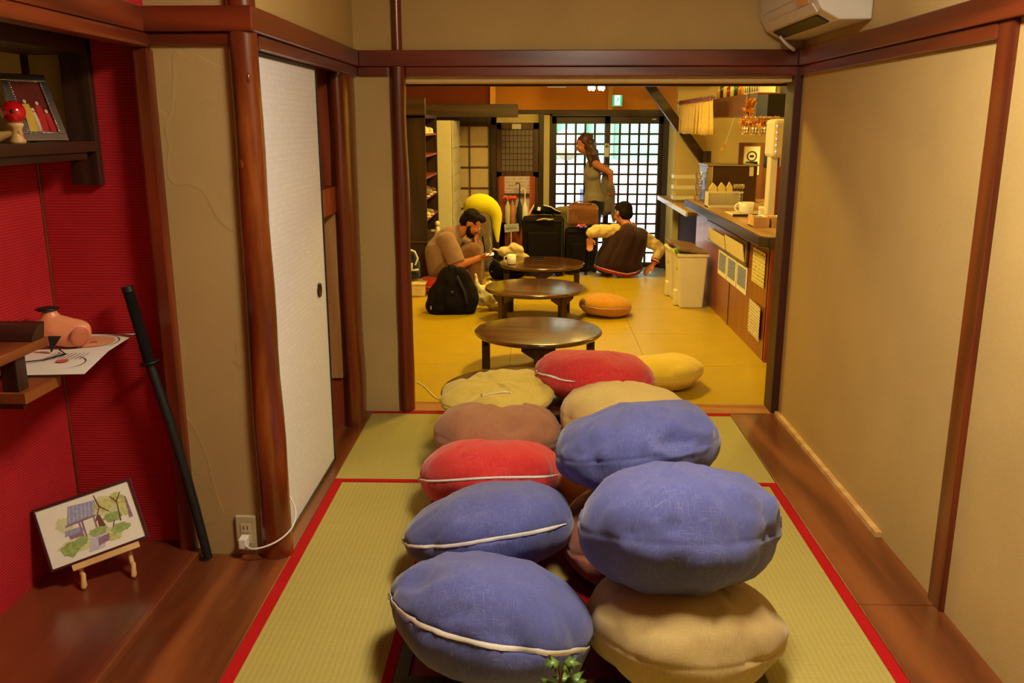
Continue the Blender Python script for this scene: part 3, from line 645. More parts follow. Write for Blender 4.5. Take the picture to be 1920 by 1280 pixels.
# ================================================================ ALCOVE SHELF with photo frame and kendama
sh = thing('alcove_shelf', 'dark wooden upper shelf with end board in the alcove', 'shelf', (-1.5, 2.0, 1.36))
MB().box(-1.618, -1.40, -1.2, 2.835, 1.398, 1.431).build('shelf_board', M['dark_y'], sh, bevel=.003)
MB().box(-1.492, -1.400, 2.838, 2.868, 1.292, 1.755).build('end_board', M['dark_z'], sh, bevel=.003)
MB().box(-1.618, -1.40, -1.2, 2.868, 1.695, 1.755).build('upper_rail', M['dark_y'], sh, bevel=.003)
MB().box(-1.492, -1.41, -1.2, 2.79, 1.376, 1.398).build('apron', M['dark_y'], sh)
pf = thing('photo_frame', 'silver beaded photo frame leaning on the upper alcove shelf', 'photo frame', (-1.48, 2.60, 1.431))
# frame plane: leans back; local axes
o0 = Vector((-1.462, 2.53, 1.433)); ux = Vector((.45, .89, 0)).normalized(); uz = Vector((-.36, .18, .915)).normalized()
un = ux.cross(uz).normalized()
W_, H_ = .142, .205
def fp(a, b, c=0): return o0 + ux * a + uz * b + un * c
def quad(mb, a0, a1, b0, b1, c, m=0): mb.flat([fp(a0, b0, c), fp(a1, b0, c), fp(a1, b1, c), fp(a0, b1, c)], m)
fm = MB()
for (a0, a1, b0, b1) in ((0, W_, 0, .022), (0, W_, H_ - .022, H_), (0, .022, .022, H_ - .022), (W_ - .022, W_, .022, H_ - .022)):
    fm.prism([fp(a0, b0, 0), fp(a1, b0, 0), fp(a1, b1, 0), fp(a0, b1, 0)], un * .012)
fm.build('frame', M['metal'], pf, bevel=.002)
phm = [plain('photo_red_brown', (92, 36, 28), .25), plain('photo_yellow', (196, 160, 60), .25), plain('photo_red', (170, 40, 40), .25), plain('photo_pale', (206, 176, 140), .25), plain('photo_blue_grey', (92, 84, 110), .25)]
pm = MB(); quad(pm, .02, W_ - .02, .02, H_ - .02, .004, 0); quad(pm, .021, W_ - .021, .021, .06, .0045, 4)
for (cx, w0, h0, mi) in ((.052, .018, .115, 1), (.068, .010, .09, 3), (.088, .016, .11, 2), (.108, .015, .085, 2)):
    pm.flat([fp(cx - w0, .03, .005), fp(cx + w0, .03, .005), fp(cx + w0 * .55, h0, .005), fp(cx - w0 * .55, h0, .005)], mi)
    pm.add([fp(cx +   .005 * math.cos(k * .7854), h0 + .007 + .006 * math.sin(k * .7854), .0055) for k in range(8)], [tuple(range(8))], 3)
pm.build('photo', phm, pf, norm=False)
bd = MB()
for k in range(18): bd.ell(fp(.0235 + (W_ - .047) * k / 17, .0235, .012), (.0025,) * 3, 6, 4); bd.ell(fp(.0235 + (W_ - .047) * k / 17, H_ - .0235, .012), (.0025,) * 3, 6, 4)
for k in range(24): bd.ell(fp(.0235, .0235 + (H_ - .047) * k / 23, .012), (.0025,) * 3, 6, 4); bd.ell(fp(W_ - .0235, .0235 + (H_ - .047) * k / 23, .012), (.0025,) * 3, 6, 4)
tag(bd.build('bead_border', plain('bright_beads', (240, 238, 236), .12, 1), pf), kind='stuff')
MB().bar(fp(W_ / 2, .15, -.004), fp(W_ / 2, .02, -.05), .02, .003).build('stand', M['dark_metal'], pf)
kd = thing('kendama', 'wooden kendama toy with red ball standing on the upper alcove shelf', 'toy', (-1.426, 2.45, 1.431))
kx, ky, kz = -1.428, 2.45, 1.4312
MB().lathe([(0, 0), (.020, 0), (.022, .006), (.015, .018), (.012, .030), (.016, .042), (.021, .050), (.018, .055), (0, .052)], (kx, ky, kz), 24).build('handle', M['lightwood'], kd)
MB().lathe([(0, -.075), (.020, -.072), (.018, -.060), (.011, -.030), (.011, .0), (.012, .012)], (kx, ky, kz + .030), 24, axis=(1, .15, .25)).build('cup_bar', M['lightwood'], kd)
MB().lathe([(0, -.004), (.0185, -.004), (.0185, .003), (0, .003)], Vector((kx, ky, kz + .030)) - Vector((1, .15, .25)).normalized() * .075, 20, axis=(1, .15, .25)).build('cup_end', M['black'], kd)
bl = MB().ell((kx - .002, ky, kz + .083), (.031, .031, .031), 28, 18).build('ball', plain('glossy_red', (196, 16, 22), .12, coat=.6), kd)
MB().lathe([(0, 0), (.0055, 0), (.006, -.002)], Vector((kx - .002, ky, kz + .083)) + Vector((.42, -.88, .06)).normalized() * .0312, 14, axis=(.42, -.88, .06)).build('hole', M['black'], bl)

# staggered lower shelves
ss = thing('staggered_shelf', 'orange brown staggered wooden shelf on the alcove back wall', 'shelf', (-1.5, 2.2, .76))
MB().box(-1.618, -1.36, 1.2, 2.355, .882, .908).build('upper_board', M['board_y'], ss, bevel=.002)
MB().prism([(-1.618, 2.285, .909), (-1.618, 2.345, .909), (-1.618, 2.356, .952), (-1.618, 2.325, .946), (-1.618, 2.300, .930)], (.255, 0, 0)).build('end_lip', M['dark_x'], ss, bevel=.003)
MB().box(-1.42, -1.375, 2.215, 2.262, .788, .882).build('strut', M['dark_z'], ss, bevel=.002)
MB().box(-1.618, -1.355, 2.205, 2.385, .756, .787).build('lower_board', M['board_y'], ss, bevel=.002)
MB().box(-1.618, -1.47, 2.385, 2.868, .760, .787).build('lower_board_back', M['board_y'], ss, bevel=.002)
MB().box(-1.618, -1.362, 2.203, 2.222, .744, .757).build('lower_batten', M['dark_x'], ss)
br = thing('brochure', 'open printed leaflet lying on the lower staggered shelf', 'leaflet', (-1.42, 2.6, .79))
bp = MB()
P0, P1, P2, P3 = (-1.62, 2.352, .790), (-1.270, 2.357, .798), (-1.345, 2.850, .798), (-1.60, 2.862, .790)
F0, F1 = (-1.61, 2.60, .793), (-1.318, 2.603, .802)
bp.prism([P0, P1, F1, F0], (0, 0, .0012)); bp.prism([F0, F1, P2, P3], (0, 0, .0012)); bp.build('sheet', M['paper'], br)
pr = MB()
def lp(s, t, z=.0025):
    a = Vector(P0).lerp(Vector(P3), t); b = Vector(P1).lerp(Vector(P2), t); q = a.lerp(b, s); q.z = .7975 + .004 * s * (1 - abs(t - .5) * 1.2) + z; return q
pr.add([lp(.62 + .27 * math.cos(k * .3927), .74 + .16 * math.sin(k * .3927)) for k in range(16)], [tuple(range(16))], 0)
pr.add([lp(.66 + .05 * math.cos(k * .7854), .72 + .03 * math.sin(k * .7854), .003) for k in range(8)], [tuple(range(8))], 1)
pr.add([lp(.66 + .06 * math.cos(k * .7854), .26 + .04 * math.sin(k * .7854)) for k in range(8)], [tuple(range(8))], 1)
pr.add([lp(.36 + .06 * math.cos(k * .7854), .12 + .035 * math.sin(k * .7854)) for k in range(8)], [tuple(range(8))], 0)
for k in range(9):
    s0 = .45 + k * .042; pr.flat([lp(s0, .30), lp(s0 + .008, .30), lp(s0 + .02, .44), lp(s0 + .012, .44)], 2)
for (cs, ct, rs, rt, a0, a1) in ((.62, .74, .31, .19, -40, 230), (.62, .22, .26, .16, -60, 60)):
    pts = [lp(cs + rs * math.cos(rad(a0 + (a1 - a0) * i / 20)), ct + rt * math.sin(rad(a0 + (a1 - a0) * i / 20))) for i in range(21)]
    for i in range(20):
        pr.flat([pts[i], pts[i + 1], pts[i + 1] + Vector((.003, .001, 0)), pts[i] + Vector((.003, .001, 0))], 2)
pr.build('print', [plain('peach_print', (226, 160, 110), .6), plain('red_print', (206, 84, 64), .6), plain('dark_print', (84, 66, 80), .6)], br, norm=False)
# peach bust-shaped figure behind the shelf end
bu = thing('peach_figure', 'peach coloured headless bust figure with black collar on the leaflet', 'figurine', (-1.485, 2.66, .80))
bx, by = -1.490, 2.66
tm = MB(); tm.cap((bx - .05, by, .848), .046, (bx + .045, by + .01, .846), .042); tm.cap((bx - .035, by, .875), .034, (bx - .03, by, .90), .026); tm.cap((bx - .03, by, .880), .030, (bx + .06, by + .01, .856), .028); tm.cap((bx - .02, by, .850), .045, (bx + .03, by, .835), .040)
pm2 = plain('peach_plastic', (236, 150, 106), .4, var=.03)
blob('torso', tm, pm2, bu, .006, 5, fn=lambda c: Vector((c.x, c.y, max(.0035, min(.118, c.z)))))
MB().ell((bx + .068, by - .022, .838), (.030, .010, .034), 24, 12, rot=(rad(14), 0, rad(48))).build('arm_hole_shade', plain('shaded_peach', (190, 104, 72), .6), bu)  # solid disc, darker peach painted for the shade inside the arm hole
MB().lathe([(0, .057), (.028, .057), (.036, .063), (.024, .067), (0, .066)], (bx - .036, by, .86), 24).build('collar', M['black'], bu)
MB().prism([(bx + .005, by - .083, .855), (bx + .040, by - .074, .853), (bx + .006, by - .078, .803)], (0, -.006, 0)).build('tie', M['black'], bu)
MB().tube([(bx + .02, by - .06, .806), (bx + .06, by - .10, .803), (bx + .03, by - .17, .803), (bx - .05, by - .22, .803)], .0022, 6).build('cord', M['black'], bu)

# ================================================================ WATERCOLOUR ON EASEL
ea = thing('table_easel', 'small pale wooden easel holding the framed watercolour', 'easel', (-1.43, 2.66, .03))
pa = thing('framed_watercolour', 'framed watercolour of a tiled gate and garden on the small easel', 'painting', (-1.45, 2.66, .10))
q0 = Vector((-1.531, 2.50, .098)); px_ = (Vector((-1.276, 2.655, .150)) - q0); Wd = px_.length; ax = px_.normalized()
upv = Vector((-.075, .115, .225)); ay = (upv - ax * upv.dot(ax)).normalized(); Hd = .212; an = ax.cross(ay).normalized()
if an.y > 0: an = -an
def wp(s, t, c=0): return q0 + ax * (s * Wd) + ay * (t * Hd) + an * c
f2 = MB(); bw = .009
for (s0, s1, t0, t1) in ((0, 1, 0, .04), (0, 1, .96, 1), (0, .028, .04, .96), (.972, 1, .04, .96)):
    f2.prism([wp(s0, t0, -.004), wp(s1, t0, -.004), wp(s1, t1, -.004), wp(s0, t1, -.004)], an * .012)
f2.build('frame', plain('dark_maroon_frame', (70, 20, 28), .3), pa, bevel=.001)
MB().prism([wp(.01, .02, -.003), wp(.99, .02, -.003), wp(.99, .98, -.003), wp(.01, .98, -.003)], an * .003).build('backing', M['paper'], pa)
wc = [plain('wc_green', (150, 172, 96), .8, var=.3, nscale=90), plain('wc_olive', (194, 194, 116), .8, var=.25, nscale=70), plain('wc_slate', (152, 156, 184), .8, var=.2, nscale=120),
      plain('wc_violet', (146, 114, 138), .8, var=.25, nscale=90), plain('wc_lilac', (196, 188, 210), .8, var=.15, nscale=60), plain('wc_brown', (112, 66, 60), .8), plain('wc_pale_green', (206, 208, 158), .8, var=.1, nscale=40)]
pw = MB(); cc = [.0005]
def patch(pts, m): cc[0] += .00003; pw.flat([wp(s, t, cc[0]) for s, t in pts], m)
def splash(s, t, rs, rt, m, seed, n=22):
    rnd = random.Random(seed); patch([(s + rs * (.72 + .4 * rnd.random()) * math.cos(6.2832 * k / n), t + rt * (.72 + .4 * rnd.random()) * math.sin(6.2832 * k / n)) for k in range(n)], m)
splash(.25, .62, .09, .14, 6, 1); splash(.72, .68, .18, .20, 6, 2); splash(.45, .28, .34, .12, 6, 3)
patch([(.27, .60), (.55, .62), (.60, .84), (.33, .88)], 2); patch([(.25, .575), (.57, .60), (.56, .63), (.26, .61)], 3)
for k in range(7): patch([(.30 + .04 * k, .62), (.308 + .04 * k, .62), (.345 + .04 * k, .86), (.338 + .04 * k, .86)], 4)
patch([(.22, .44), (.42, .44), (.40, .52), (.24, .53)], 2); patch([(.26, .38), (.40, .38), (.40, .44), (.26, .44)], 3)
for s in (.38, .41, .53): patch([(s, .34), (s + .018, .34), (s + .02, .60), (s + .002, .60)], 3)
patch([(.56, .42), (.63, .40), (.60, .60), (.57, .60)], 5)
splash(.66, .72, .09, .10, 1, 5); splash(.80, .76, .08, .10, 1, 6); splash(.72, .50, .10, .09, 0, 7); splash(.86, .60, .05, .16, 1, 8)
for (a, b) in (((.55, .52), (.62, .72)), ((.62, .72), (.60, .92)), ((.62, .72), (.70, .60)), ((.78, .40), (.80, .72)), ((.80, .72), (.86, .84)), ((.80, .70), (.75, .82)), ((.68, .30), (.72, .44))):
    dx, dy = b[0] - a[0], b[1] - a[1]; L = math.hypot(dx, dy); ox, oy = -dy / L * .008, dx / L * .011
    patch([(a[0] - ox, a[1] - oy), (b[0] - ox * .6, b[1] - oy * .6), (b[0] + ox * .6, b[1] + oy * .6), (a[0] + ox, a[1] + oy)], 5)
patch([(.87, .40), (.91, .40), (.90, .74), (.885, .76)], 3)
splash(.24, .24, .10, .12, 0, 9); splash(.36, .30, .07, .08, 0, 10); splash(.54, .36, .10, .07, 0, 11); splash(.76, .30, .11, .08, 0, 12); splash(.68, .20, .08, .06, 1, 13)
patch([(.46, .30), (.60, .30), (.56, .10), (.40, .10)], 4); patch([(.52, .26), (.64, .28), (.62, .18), (.50, .14)], 3)
pw.build('picture', wc, pa, norm=False)
b0, b1 = wp(.20, -.03, .006), wp(.88, -.03, .006)
MB().bar(b0 - ay * .004, b1 - ay * .004, .016, .020, up=tuple(ay)).build('ledge', M['lightwood'], ea, bevel=.002)
for s in (.30, .80):
    p = wp(s, -.06, -.002); d = (ay * -1 + an * .15).normalized(); foot = Vector((p.x - ay.x * .05, p.y - ay.y * .05, .032))
    MB().cap(wp(s, .45, -.010), .006, (p.x + .004, p.y - .012, .040), .0085).build('front_leg', M['lightwood'], ea)
    MB().cap((p.x + .003, p.y - .010, .075), .008, (p.x + .006, p.y - .022, .040), .009).build('foot', M['lightwood'], ea)
mid = wp(.55, .55, -.012)
MB().cap(mid, .006, (mid.x - .03, min(2.85, mid.y + .10), .038), .007).build('back_leg', M['lightwood'], ea)

# ================================================================ IVY SPRIG at the bottom edge
iv = thing('ivy_plant', 'small green ivy sprig in a pot in front of the cushions', 'plant', (.058, 1.59, .0))
ivx, ivy = .058, 1.59
MB().lathe([(0, .002), (.055, .002), (.075, .27), (.080, .28), (.074, .28), (.066, .262), (0, .262)], (ivx, ivy, .0), 28).build('pot', plain('terracotta', (150, 84, 56), .7), iv)
MB().ell((ivx, ivy, .258), (.066, .066, .012), 20, 8).build('soil', plain('dark_soil', (40, 28, 22), .95, bump=.8), iv)
leafm = plain('ivy_green', (92, 124, 48), .4, var=.25, nscale=60)
def ivy_leaf(base, tip_dir, nrm, size, parent=iv):
    d = Vector(tip_dir).normalized(); n = Vector(nrm); n = (n - d * n.dot(d)).normalized(); s = d.cross(n)
    out = [(0, 0), (.18, .30), (.42, .62), (.36, .28), (.66, .34), (.60, .16), (1.0, 0), (.60, -.16), (.66, -.34), (.36, -.28), (.42, -.62), (.18, -.30)]
    mb = MB(); c = Vector(base)
    vs = [c + d * a * size + s * b * size + n * (-.16 * size * (a * a) - .10 * size * abs(b)) for a, b in out] + [c + d * .38 * size + n * .02 * size]
    k = len(out); mb.add(vs, [(i, (i + 1) % k, k) for i in range(k)], 0, True)
    o = mb.build('leaf', leafm, parent, norm=False); so = o.modifiers.new('t', 'SOLIDIFY'); so.thickness = .0012
def stem(pts): MB().tube(pts, .0022, 6).build('stem', plain('ivy_stem', (112, 78, 52), .6), iv)

stem([(ivx - .004, ivy, .262), (ivx - .006, ivy, .33), (ivx - .002, ivy - .002, .385), (ivx - .006, ivy, .418)])
stem([(ivx + .002, ivy, .262), (ivx - .002, ivy, .33), (ivx + .001, ivy + .002, .38), (ivx + .008, ivy, .416)])
stem([(ivx - .004, ivy, .35), (ivx - .018, ivy - .004, .372)]); stem([(ivx, ivy, .35), (ivx + .014, ivy - .004, .378)])
ivy_leaf((ivx - .004, ivy, .417), (-.9, -.35, .10), (-.3, -.5, .9), .036)
ivy_leaf((ivx + .006, ivy, .417), (.95, -.2, .12), (.25, -.5, .9), .036)
ivy_leaf((ivx + .006, ivy - .004, .413), (.7, -.7, -.25), (.1, -.6, .8), .026)
ivy_leaf((ivx - .012, ivy - .004, .376), (-.75, -.45, -.55), (-.3, -.75, .6), .046)
ivy_leaf((ivx + .012, ivy - .004, .382), (.85, -.35, -.35), (.2, -.75, .65), .056)
ivy_leaf((ivx + .002, ivy + .016, .36), (.2, .9, .1), (0, .2, .9), .04)
ivy_leaf((ivx - .02, ivy + .012, .33), (-.6, .5, .1), (0, 0, .9), .04)

# ================================================================ LOUNGE FURNITURE
# shoe rack
sr = thing('shoe_rack', 'tall dark shoe rack with red brown shelves by the left wall', 'shoe rack', (-1.17, 8.75, 0))
MB().box(-1.36, -1.015, 8.25, 8.28, .42, 1.565).build('side_panel', M['dark_z'], sr)
MB().box(-1.36, -1.015, 9.22, 9.25, .42, 1.565).build('side_panel', M['dark_z'], sr)
MB().box(-1.36, -1.34, 8.28, 9.22, .42, 1.565).build('back_panel', M['dark_z'], sr)
MB().box(-1.36, -1.015, 8.25, 9.25, 1.545, 1.575).build('top', M['dark_y'], sr)
for z in (.60, .80, .99, 1.19, 1.385): MB().box(-1.34, -1.02, 8.28, 9.22, z, z + .018).build('shelf', M['redwood'], sr)
MB().box(-1.36, -.84, 8.24, 9.03, 0, .40).build('base_cabinet', M['dark_z'], sr, bevel=.003)
MB().box(-1.37, -.815, 8.225, 9.035, .40, .42).build('base_top', M['mid_x'], sr, bevel=.003)
def shoe(name, label, x, y, z, mat, L=.25, rz=0, hi=.07, group='shoes on the rack'):
    x -= .03; y += .25; t = thing(name, label, 'shoe', (x, y, z), group); c, s = math.cos(rz), math.sin(rz)
    def P(a, b, h): return (x + c * a - s * b, y + s * a + c * b, z + h)
    mb = MB(); mb.cap(P(-L * .38, 0, .035), .033, P(L * .38, 0, .028), .030); mb.cap(P(-L * .36, 0, .045), .032, P(-L * .25, 0, hi), .030); mb.cap(P(-L * .2, 0, .05), .032, P(L * .15, 0, .04), .032)
    blob('upper', mb, mat, t, .008, 4)
    so = MB(); n = 20; pts = [P(L * .5 * math.cos(6.2832 * k / n), .040 * math.sin(6.2832 * k / n) * (1 + .15 * math.cos(6.2832 * k / n)), .002) for k in range(n)]
    so.prism(pts, (0, 0, .014)).build('sole', M['cream_plastic'], t)
    return t
S1, S2 = plain('cream_leather', (226, 206, 160), .5), plain('brown_leather', (92, 60, 40), .5)
S3, S4 = plain('grey_leather', (140, 124, 104), .5), plain('yellow_leather', (226, 196, 70), .5)
shoe('shoe', 'cream shoe nearest on the top shelf of the shoe rack', -1.10, 8.22, 1.403, S1); shoe('shoe.001', 'cream shoe second on the top shelf of the shoe rack', -1.10, 8.58, 1.403, S1)
shoe('shoe.002', 'single upright cream shoe on the second shelf of the rack', -1.12, 8.12, 1.208, S1, .2, hi=.10)
shoe('shoe.003', 'brown shoe nearest on the middle shelf of the shoe rack', -1.10, 8.20, .818, S2); shoe('shoe.004', 'grey shoe in the middle of the shoe rack shelf', -1.10, 8.45, .818, S3)
shoe('shoe.005', 'brown shoe farthest on the middle shelf of the shoe rack', -1.10, 8.72, .818, S2)
shoe('shoe.006', 'yellow and grey shoe on the lowest rack shelf', -1.10, 8.25, .618, S4); shoe('shoe.007', 'grey shoe beside the yellow one on the lowest rack shelf', -1.10, 8.52, .618, S3)
fg = thing('white_figurine', 'small white figurine standing on the shoe rack base', 'figurine', (-.93, 8.36, .42))
MB().lathe([(0, 0), (.036, 0), (.034, .04), (.022, .10), (.018, .12), (.010, .13)], (-.93, 8.36, .42), 20).build('body', plain('ivory', (232, 214, 160), .4), fg)
MB().ell((-.93, 8.36, .572), (.024, .024, .028)).build('head', plain('ivory_head', (232, 214, 160), .4), fg)

# lockers
lk = thing('locker', 'pale locker with grid of small doors beside the shoji', 'locker', (-1.0, 10.1, -.25))
lm = plain('pale_locker_steel', (232, 216, 176), .4, var=.03)
MB().box(-1.14, -.905, 9.60, 10.62, -.25, 1.53).build('cabinet', lm, lk, bevel=.006)
ldoor = MB().box(-.006, .0, -.121, .121, -.142, .142).mesh('locker_door', lm)
for i in range(4):
    for j in range(6):
        d = inst('locker_door', ldoor, lk, (-.893 + 1.0, 9.73 + .255 * i - 10.1, -.09 + .295 * j + .25 - .0))
        MB().box(-.893, -.889, 9.73 + .255 * i + .08, 9.73 + .255 * i + .10, -.12 + .295 * j, -.06 + .295 * j).build('knob', plain('locker_latch_%d_%d' % (i, j), (170, 150, 110), .4), lk)

# shoji and small lattice door
sj = thing('door_4', 'tall shoji screen with tan paper panes behind the seated man', 'door', (-.72, 10.75, -.25), kind='structure')
MB().box(-.93, -.545, 10.76, 10.765, -.25, 1.47).build('paper', M['shoji_paper'], sj)
sp_ = MB().box(-.0, .001, 0, .001, 0, .001)
for x0, x1 in ((-.95, -.925), (-.80, -.785), (-.565, -.535)): MB().box(x0, x1, 10.735, 10.76, -.25, 1.50).build('stile', M['brown_door'], sj)
for z in (-.24, .0, .245, .49, .735, .98, 1.225, 1.465): MB().box(-.95, -.535, 10.738, 10.758, z, z + .018).build('rail', M['brown_door'], sj)
for z in (-.222, .018, .263, .508, .753, .998, 1.243):
    MB().box(-.925, -.80, 10.755, 10.759, z, z + .222).build('pane', M['shoji_paper'], sj); MB().box(-.785, -.565, 10.755, 10.759, z, z + .222).build('pane', M['shoji_paper'], sj)
struct('trim_34', MB().box(-.535, -.475, 10.70, 11.04, -.25, 1.60).box(-1.2, -.475, 10.70, 10.80, 1.48, 1.60), M['dark_z'], 'dark frame around the shoji screen', bevel=.003)
d5 = thing('door_5', 'brown door with fine square lattice and notice above the luggage', 'door', (-.22, 10.95, -.25), kind='structure')
MB().box(-.475, .035, 10.93, 10.96, -.25, .90).build('lower_panel', M['brown_door'], d5)
MB().box(-.475, -.415, 10.92, 10.96, -.25, 1.51).build('stile', M['brown_door'], d5, bevel=.003); MB().box(-.035, .035, 10.92, 10.96, -.25, 1.51).build('stile', M['brown_door'], d5, bevel=.003)
MB().box(-.475, .035, 10.92, 10.96, 1.43, 1.51).build('top_rail', M['brown_door'], d5, bevel=.003); MB().box(-.475, .035, 10.92, 10.96, .86, .93).build('mid_rail', M['brown_door'], d5, bevel=.003)
MB().box(-.415, -.035, 10.945, 10.95, .93, 1.43).build('backing', M['dark_z'], d5)
pm_ = MB().box(-.0205, .0205, 0, .006, -.0300, .0300).mesh('pane', M['pane_dim'])
bvm = MB().box(-.0045, .0045, -.01, .0, -.25, .25).mesh('bar', M['brown_door']); bhm = MB().box(-.19, .19, -.01, .0, -.0045, .0045).mesh('bar', M['brown_door'])
for i in range(1, 8): inst('bar', bvm, d5, (-.415 + .0475 * i + .22, -.008, 1.18 + .25))
for j in range(1, 7): inst('bar', bhm, d5, (-.225 + .22, -.008, 1.43 - .0714 * j + .25))
for i in range(8):
    for j in range(7): inst('pane', pm_, d5, (-.415 + .0475 * (i + .5) + .22, -.012, 1.43 - .0714 * (j + .5) + .25))
no = thing('door_notice', 'small white notice strip at the top of the brown lattice door', 'notice', (-.24, 10.91, 1.44))
MB().box(-.29, -.18, 10.912, 10.917, 1.435, 1.495).build('card', printed('notice_print', (232, 216, 190), (120, 80, 60), 50, .6), no)
struct('trim_35', MB().box(-.475, .035, 10.97, 11.04, 1.51, 1.61), M['plaster_cream'], 'pale panel above the brown lattice door')

# exit sign
ex = thing('exit_sign', 'green and white emergency exit sign above the entrance', 'sign', (.97, 10.98, 1.70))
MB().box(.915, 1.035, 10.98, 11.03, 1.70, 1.835).build('case', M['cream_plastic'], ex, bevel=.003)
MB().box(.921, 1.029, 10.976, 10.981, 1.707, 1.828).build('face', emit('exit_white', (.80, 1.0, .92), 1.5), ex)
gr = emit('exit_green', (.0, .55, .22), .9)
MB().box(.921, .942, 10.973, 10.977, 1.707, 1.828).build('green_band', gr, ex); MB().box(1.008, 1.029, 10.973, 10.977, 1.707, 1.828).build('green_band', gr, ex)
MB().box(.942, 1.008, 10.973, 10.977, 1.707, 1.715).build('green_band', gr, ex)
rm = MB(); rm.ell((.980, 10.974, 1.797), (.008, .003, .008), 10, 8)
for a, b in (((.978, 1.786), (.972, 1.762)), ((.972, 1.762), (.985, 1.745)), ((.985, 1.745), (.982, 1.728)), ((.972, 1.762), (.962, 1.745)), ((.962, 1.745), (.950, 1.742)), ((.978, 1.783), (.992, 1.775)), ((.977, 1.783), (.963, 1.772))):
    rm.cap((a[0], 10.974, a[1]), .0042, (b[0], 10.974, b[1]), .0035, 8)
rm.build('running_figure', gr, ex)
rc = thing('wall_remote', 'cream remote controller mounted between the lattice doors', 'remote', (.86, 10.98, 1.2))
MB().box(.832, .890, 10.972, 10.99, 1.105, 1.265).build('body', M['cream_plastic'], rc, bevel=.004)
MB().box(.840, .882, 10.969, 10.973, 1.215, 1.250).build('display', plain('lcd', (120, 126, 96), .3), rc)
MB().box(.840, .882, 10.969, 10.973, 1.120, 1.15).build('key_cover', M['white_plastic'], rc)

# ================================================================ COUNTER
ct = thing('counter', 'orange brown wooden bar counter on the right of the lounge', 'counter', (1.6, 7, 0))
MB().box(1.47, 1.62, 5.52, 8.10, 0, .77).build('front_panel', M['counter_wood'], ct)
MB().box(1.47, 2.10, 5.50, 5.54, 0, .77).build('end_panel', M['redwood'], ct)
MB().box(1.466, 1.471, 6.60, 6.606, 0, .77).build('panel_joint', M['dark_z'], ct)
MB().prism([(1.40, 5.50, .785), (1.44, 5.44, .785), (2.2, 5.44, .785), (2.2, 8.30, .785), (1.40, 8.30, .785)], (0, 0, .030)).build('worktop', M['counter_surf'], ct, bevel=.003)
MB().prism([(1.385, 5.49, .745), (1.43, 5.42, .745), (2.2, 5.42, .745), (2.2, 5.50, .745), (1.46, 5.50, .745), (1.44, 5.53, .745), (1.44, 8.31, .745), (1.385, 8.31, .745)], (0, 0, .068)).build('edge_rail', M['counter_top'], ct, bevel=.008)
MB().box(1.46, 1.475, 6.05, 7.55, .53, .72).build('niche_frame', M['dark_y'], ct)
MB().box(1.455, 1.462, 6.08, 7.52, .555, .70).build('niche_back', plain('dim_mirror', (150, 120, 80), .25), ct)
MB().box(1.452, 1.463, 6.06, 7.54, .535, .552).build('niche_rail', M['metal'], ct)
ex_ = thing('side_counter', 'lower dark side counter with a window glint painted along its edge beside the entrance', 'counter', (1.6, 9.1, 0))
MB().box(1.42, 2.2, 8.32, 10.30, .655, .69).build('top', M['counter_surf'], ex_, bevel=.003)
MB().box(1.405, 1.422, 8.32, 10.30, .650, .695).build('edge_strip', plain('painted_window_glint', (226, 224, 220), .2), ex_)  # white strip painted in for the window's glint on the edge
MB().box(1.66, 2.2, 8.12, 10.30, -.02, .655).build('cabinet', plain('matte_maroon_board', (70, 26, 18), .75, spec=.15), ex_)
for (n, lab, ya, yb, za, zb, mt) in (('poster', 'yellowish poster at the near end of the counter front', 5.60, 5.93, .46, .69, printed('poster_a', (222, 206, 130), (90, 76, 50), 26, .55)),
        ('poster.001', 'white curling flyer low on the counter front', 5.60, 5.95, .11, .335, printed('poster_b', (226, 214, 176), (110, 116, 140), 30, .5))):
    t = thing(n, lab, 'poster', (1.468, (ya + yb) / 2, za))
    k = 8; m_ = MB(); vs = []
    for i in range(k + 1):
        yy = ya + (yb - ya) * i / k; bx_ = 1.466 - (.012 * (1 - i / k) ** 2 if '001' in n else .001)
        vs += [(bx_, yy, za), (bx_, yy, zb), (bx_ - .001, yy, za), (bx_ - .001, yy, zb)]
    m_.add(vs, [q for i in range(k) for q in ((i * 4 + 2, i * 4 + 3, i * 4 + 7, i * 4 + 6), (i * 4, i * 4 + 4, i * 4 + 5, i * 4 + 1))])
    m_.build('sheet', mt, t, norm=False)
for k, (ya, yb) in enumerate(((6.72, 7.03), (6.39, 6.70), (6.06, 6.37))):
    t = thing('printed_sheet' if k == 0 else 'printed_sheet.%03d' % k, ('far', 'middle', 'near')[k] + ' one of three blue printed sheets under the counter niche', 'sheet', (1.468, (ya + yb) / 2, .33), 'three printed sheets on the counter')
    MB().box(1.464, 1.468, ya, yb, .33, .525).build('paper', M['paper'], t)
    MB().box(1.4625, 1.4645, ya + .03, yb - .03, .365, .505).build('blue_print', printed('blue_print_%d' % k, (120, 130, 178), (196, 196, 210), 40, .55), t)
for k, (ya, yb) in enumerate(((6.75, 7.35), (6.12, 6.72))):
    t = thing('leaflet' if k == 0 else 'leaflet.%03d' % k, ('far', 'near')[k] + ' pale leaflet standing in the counter niche', 'leaflet', (1.455, (ya + yb) / 2, .55))
    MB().box(1.444, 1.448, ya, yb, .553, .655 + .02 * k, rot=(0, rad(-8), 0)).build('sheet', printed('leaflet_%d' % k, (224, 208, 160), (170, 150, 110), 30, .7), t)

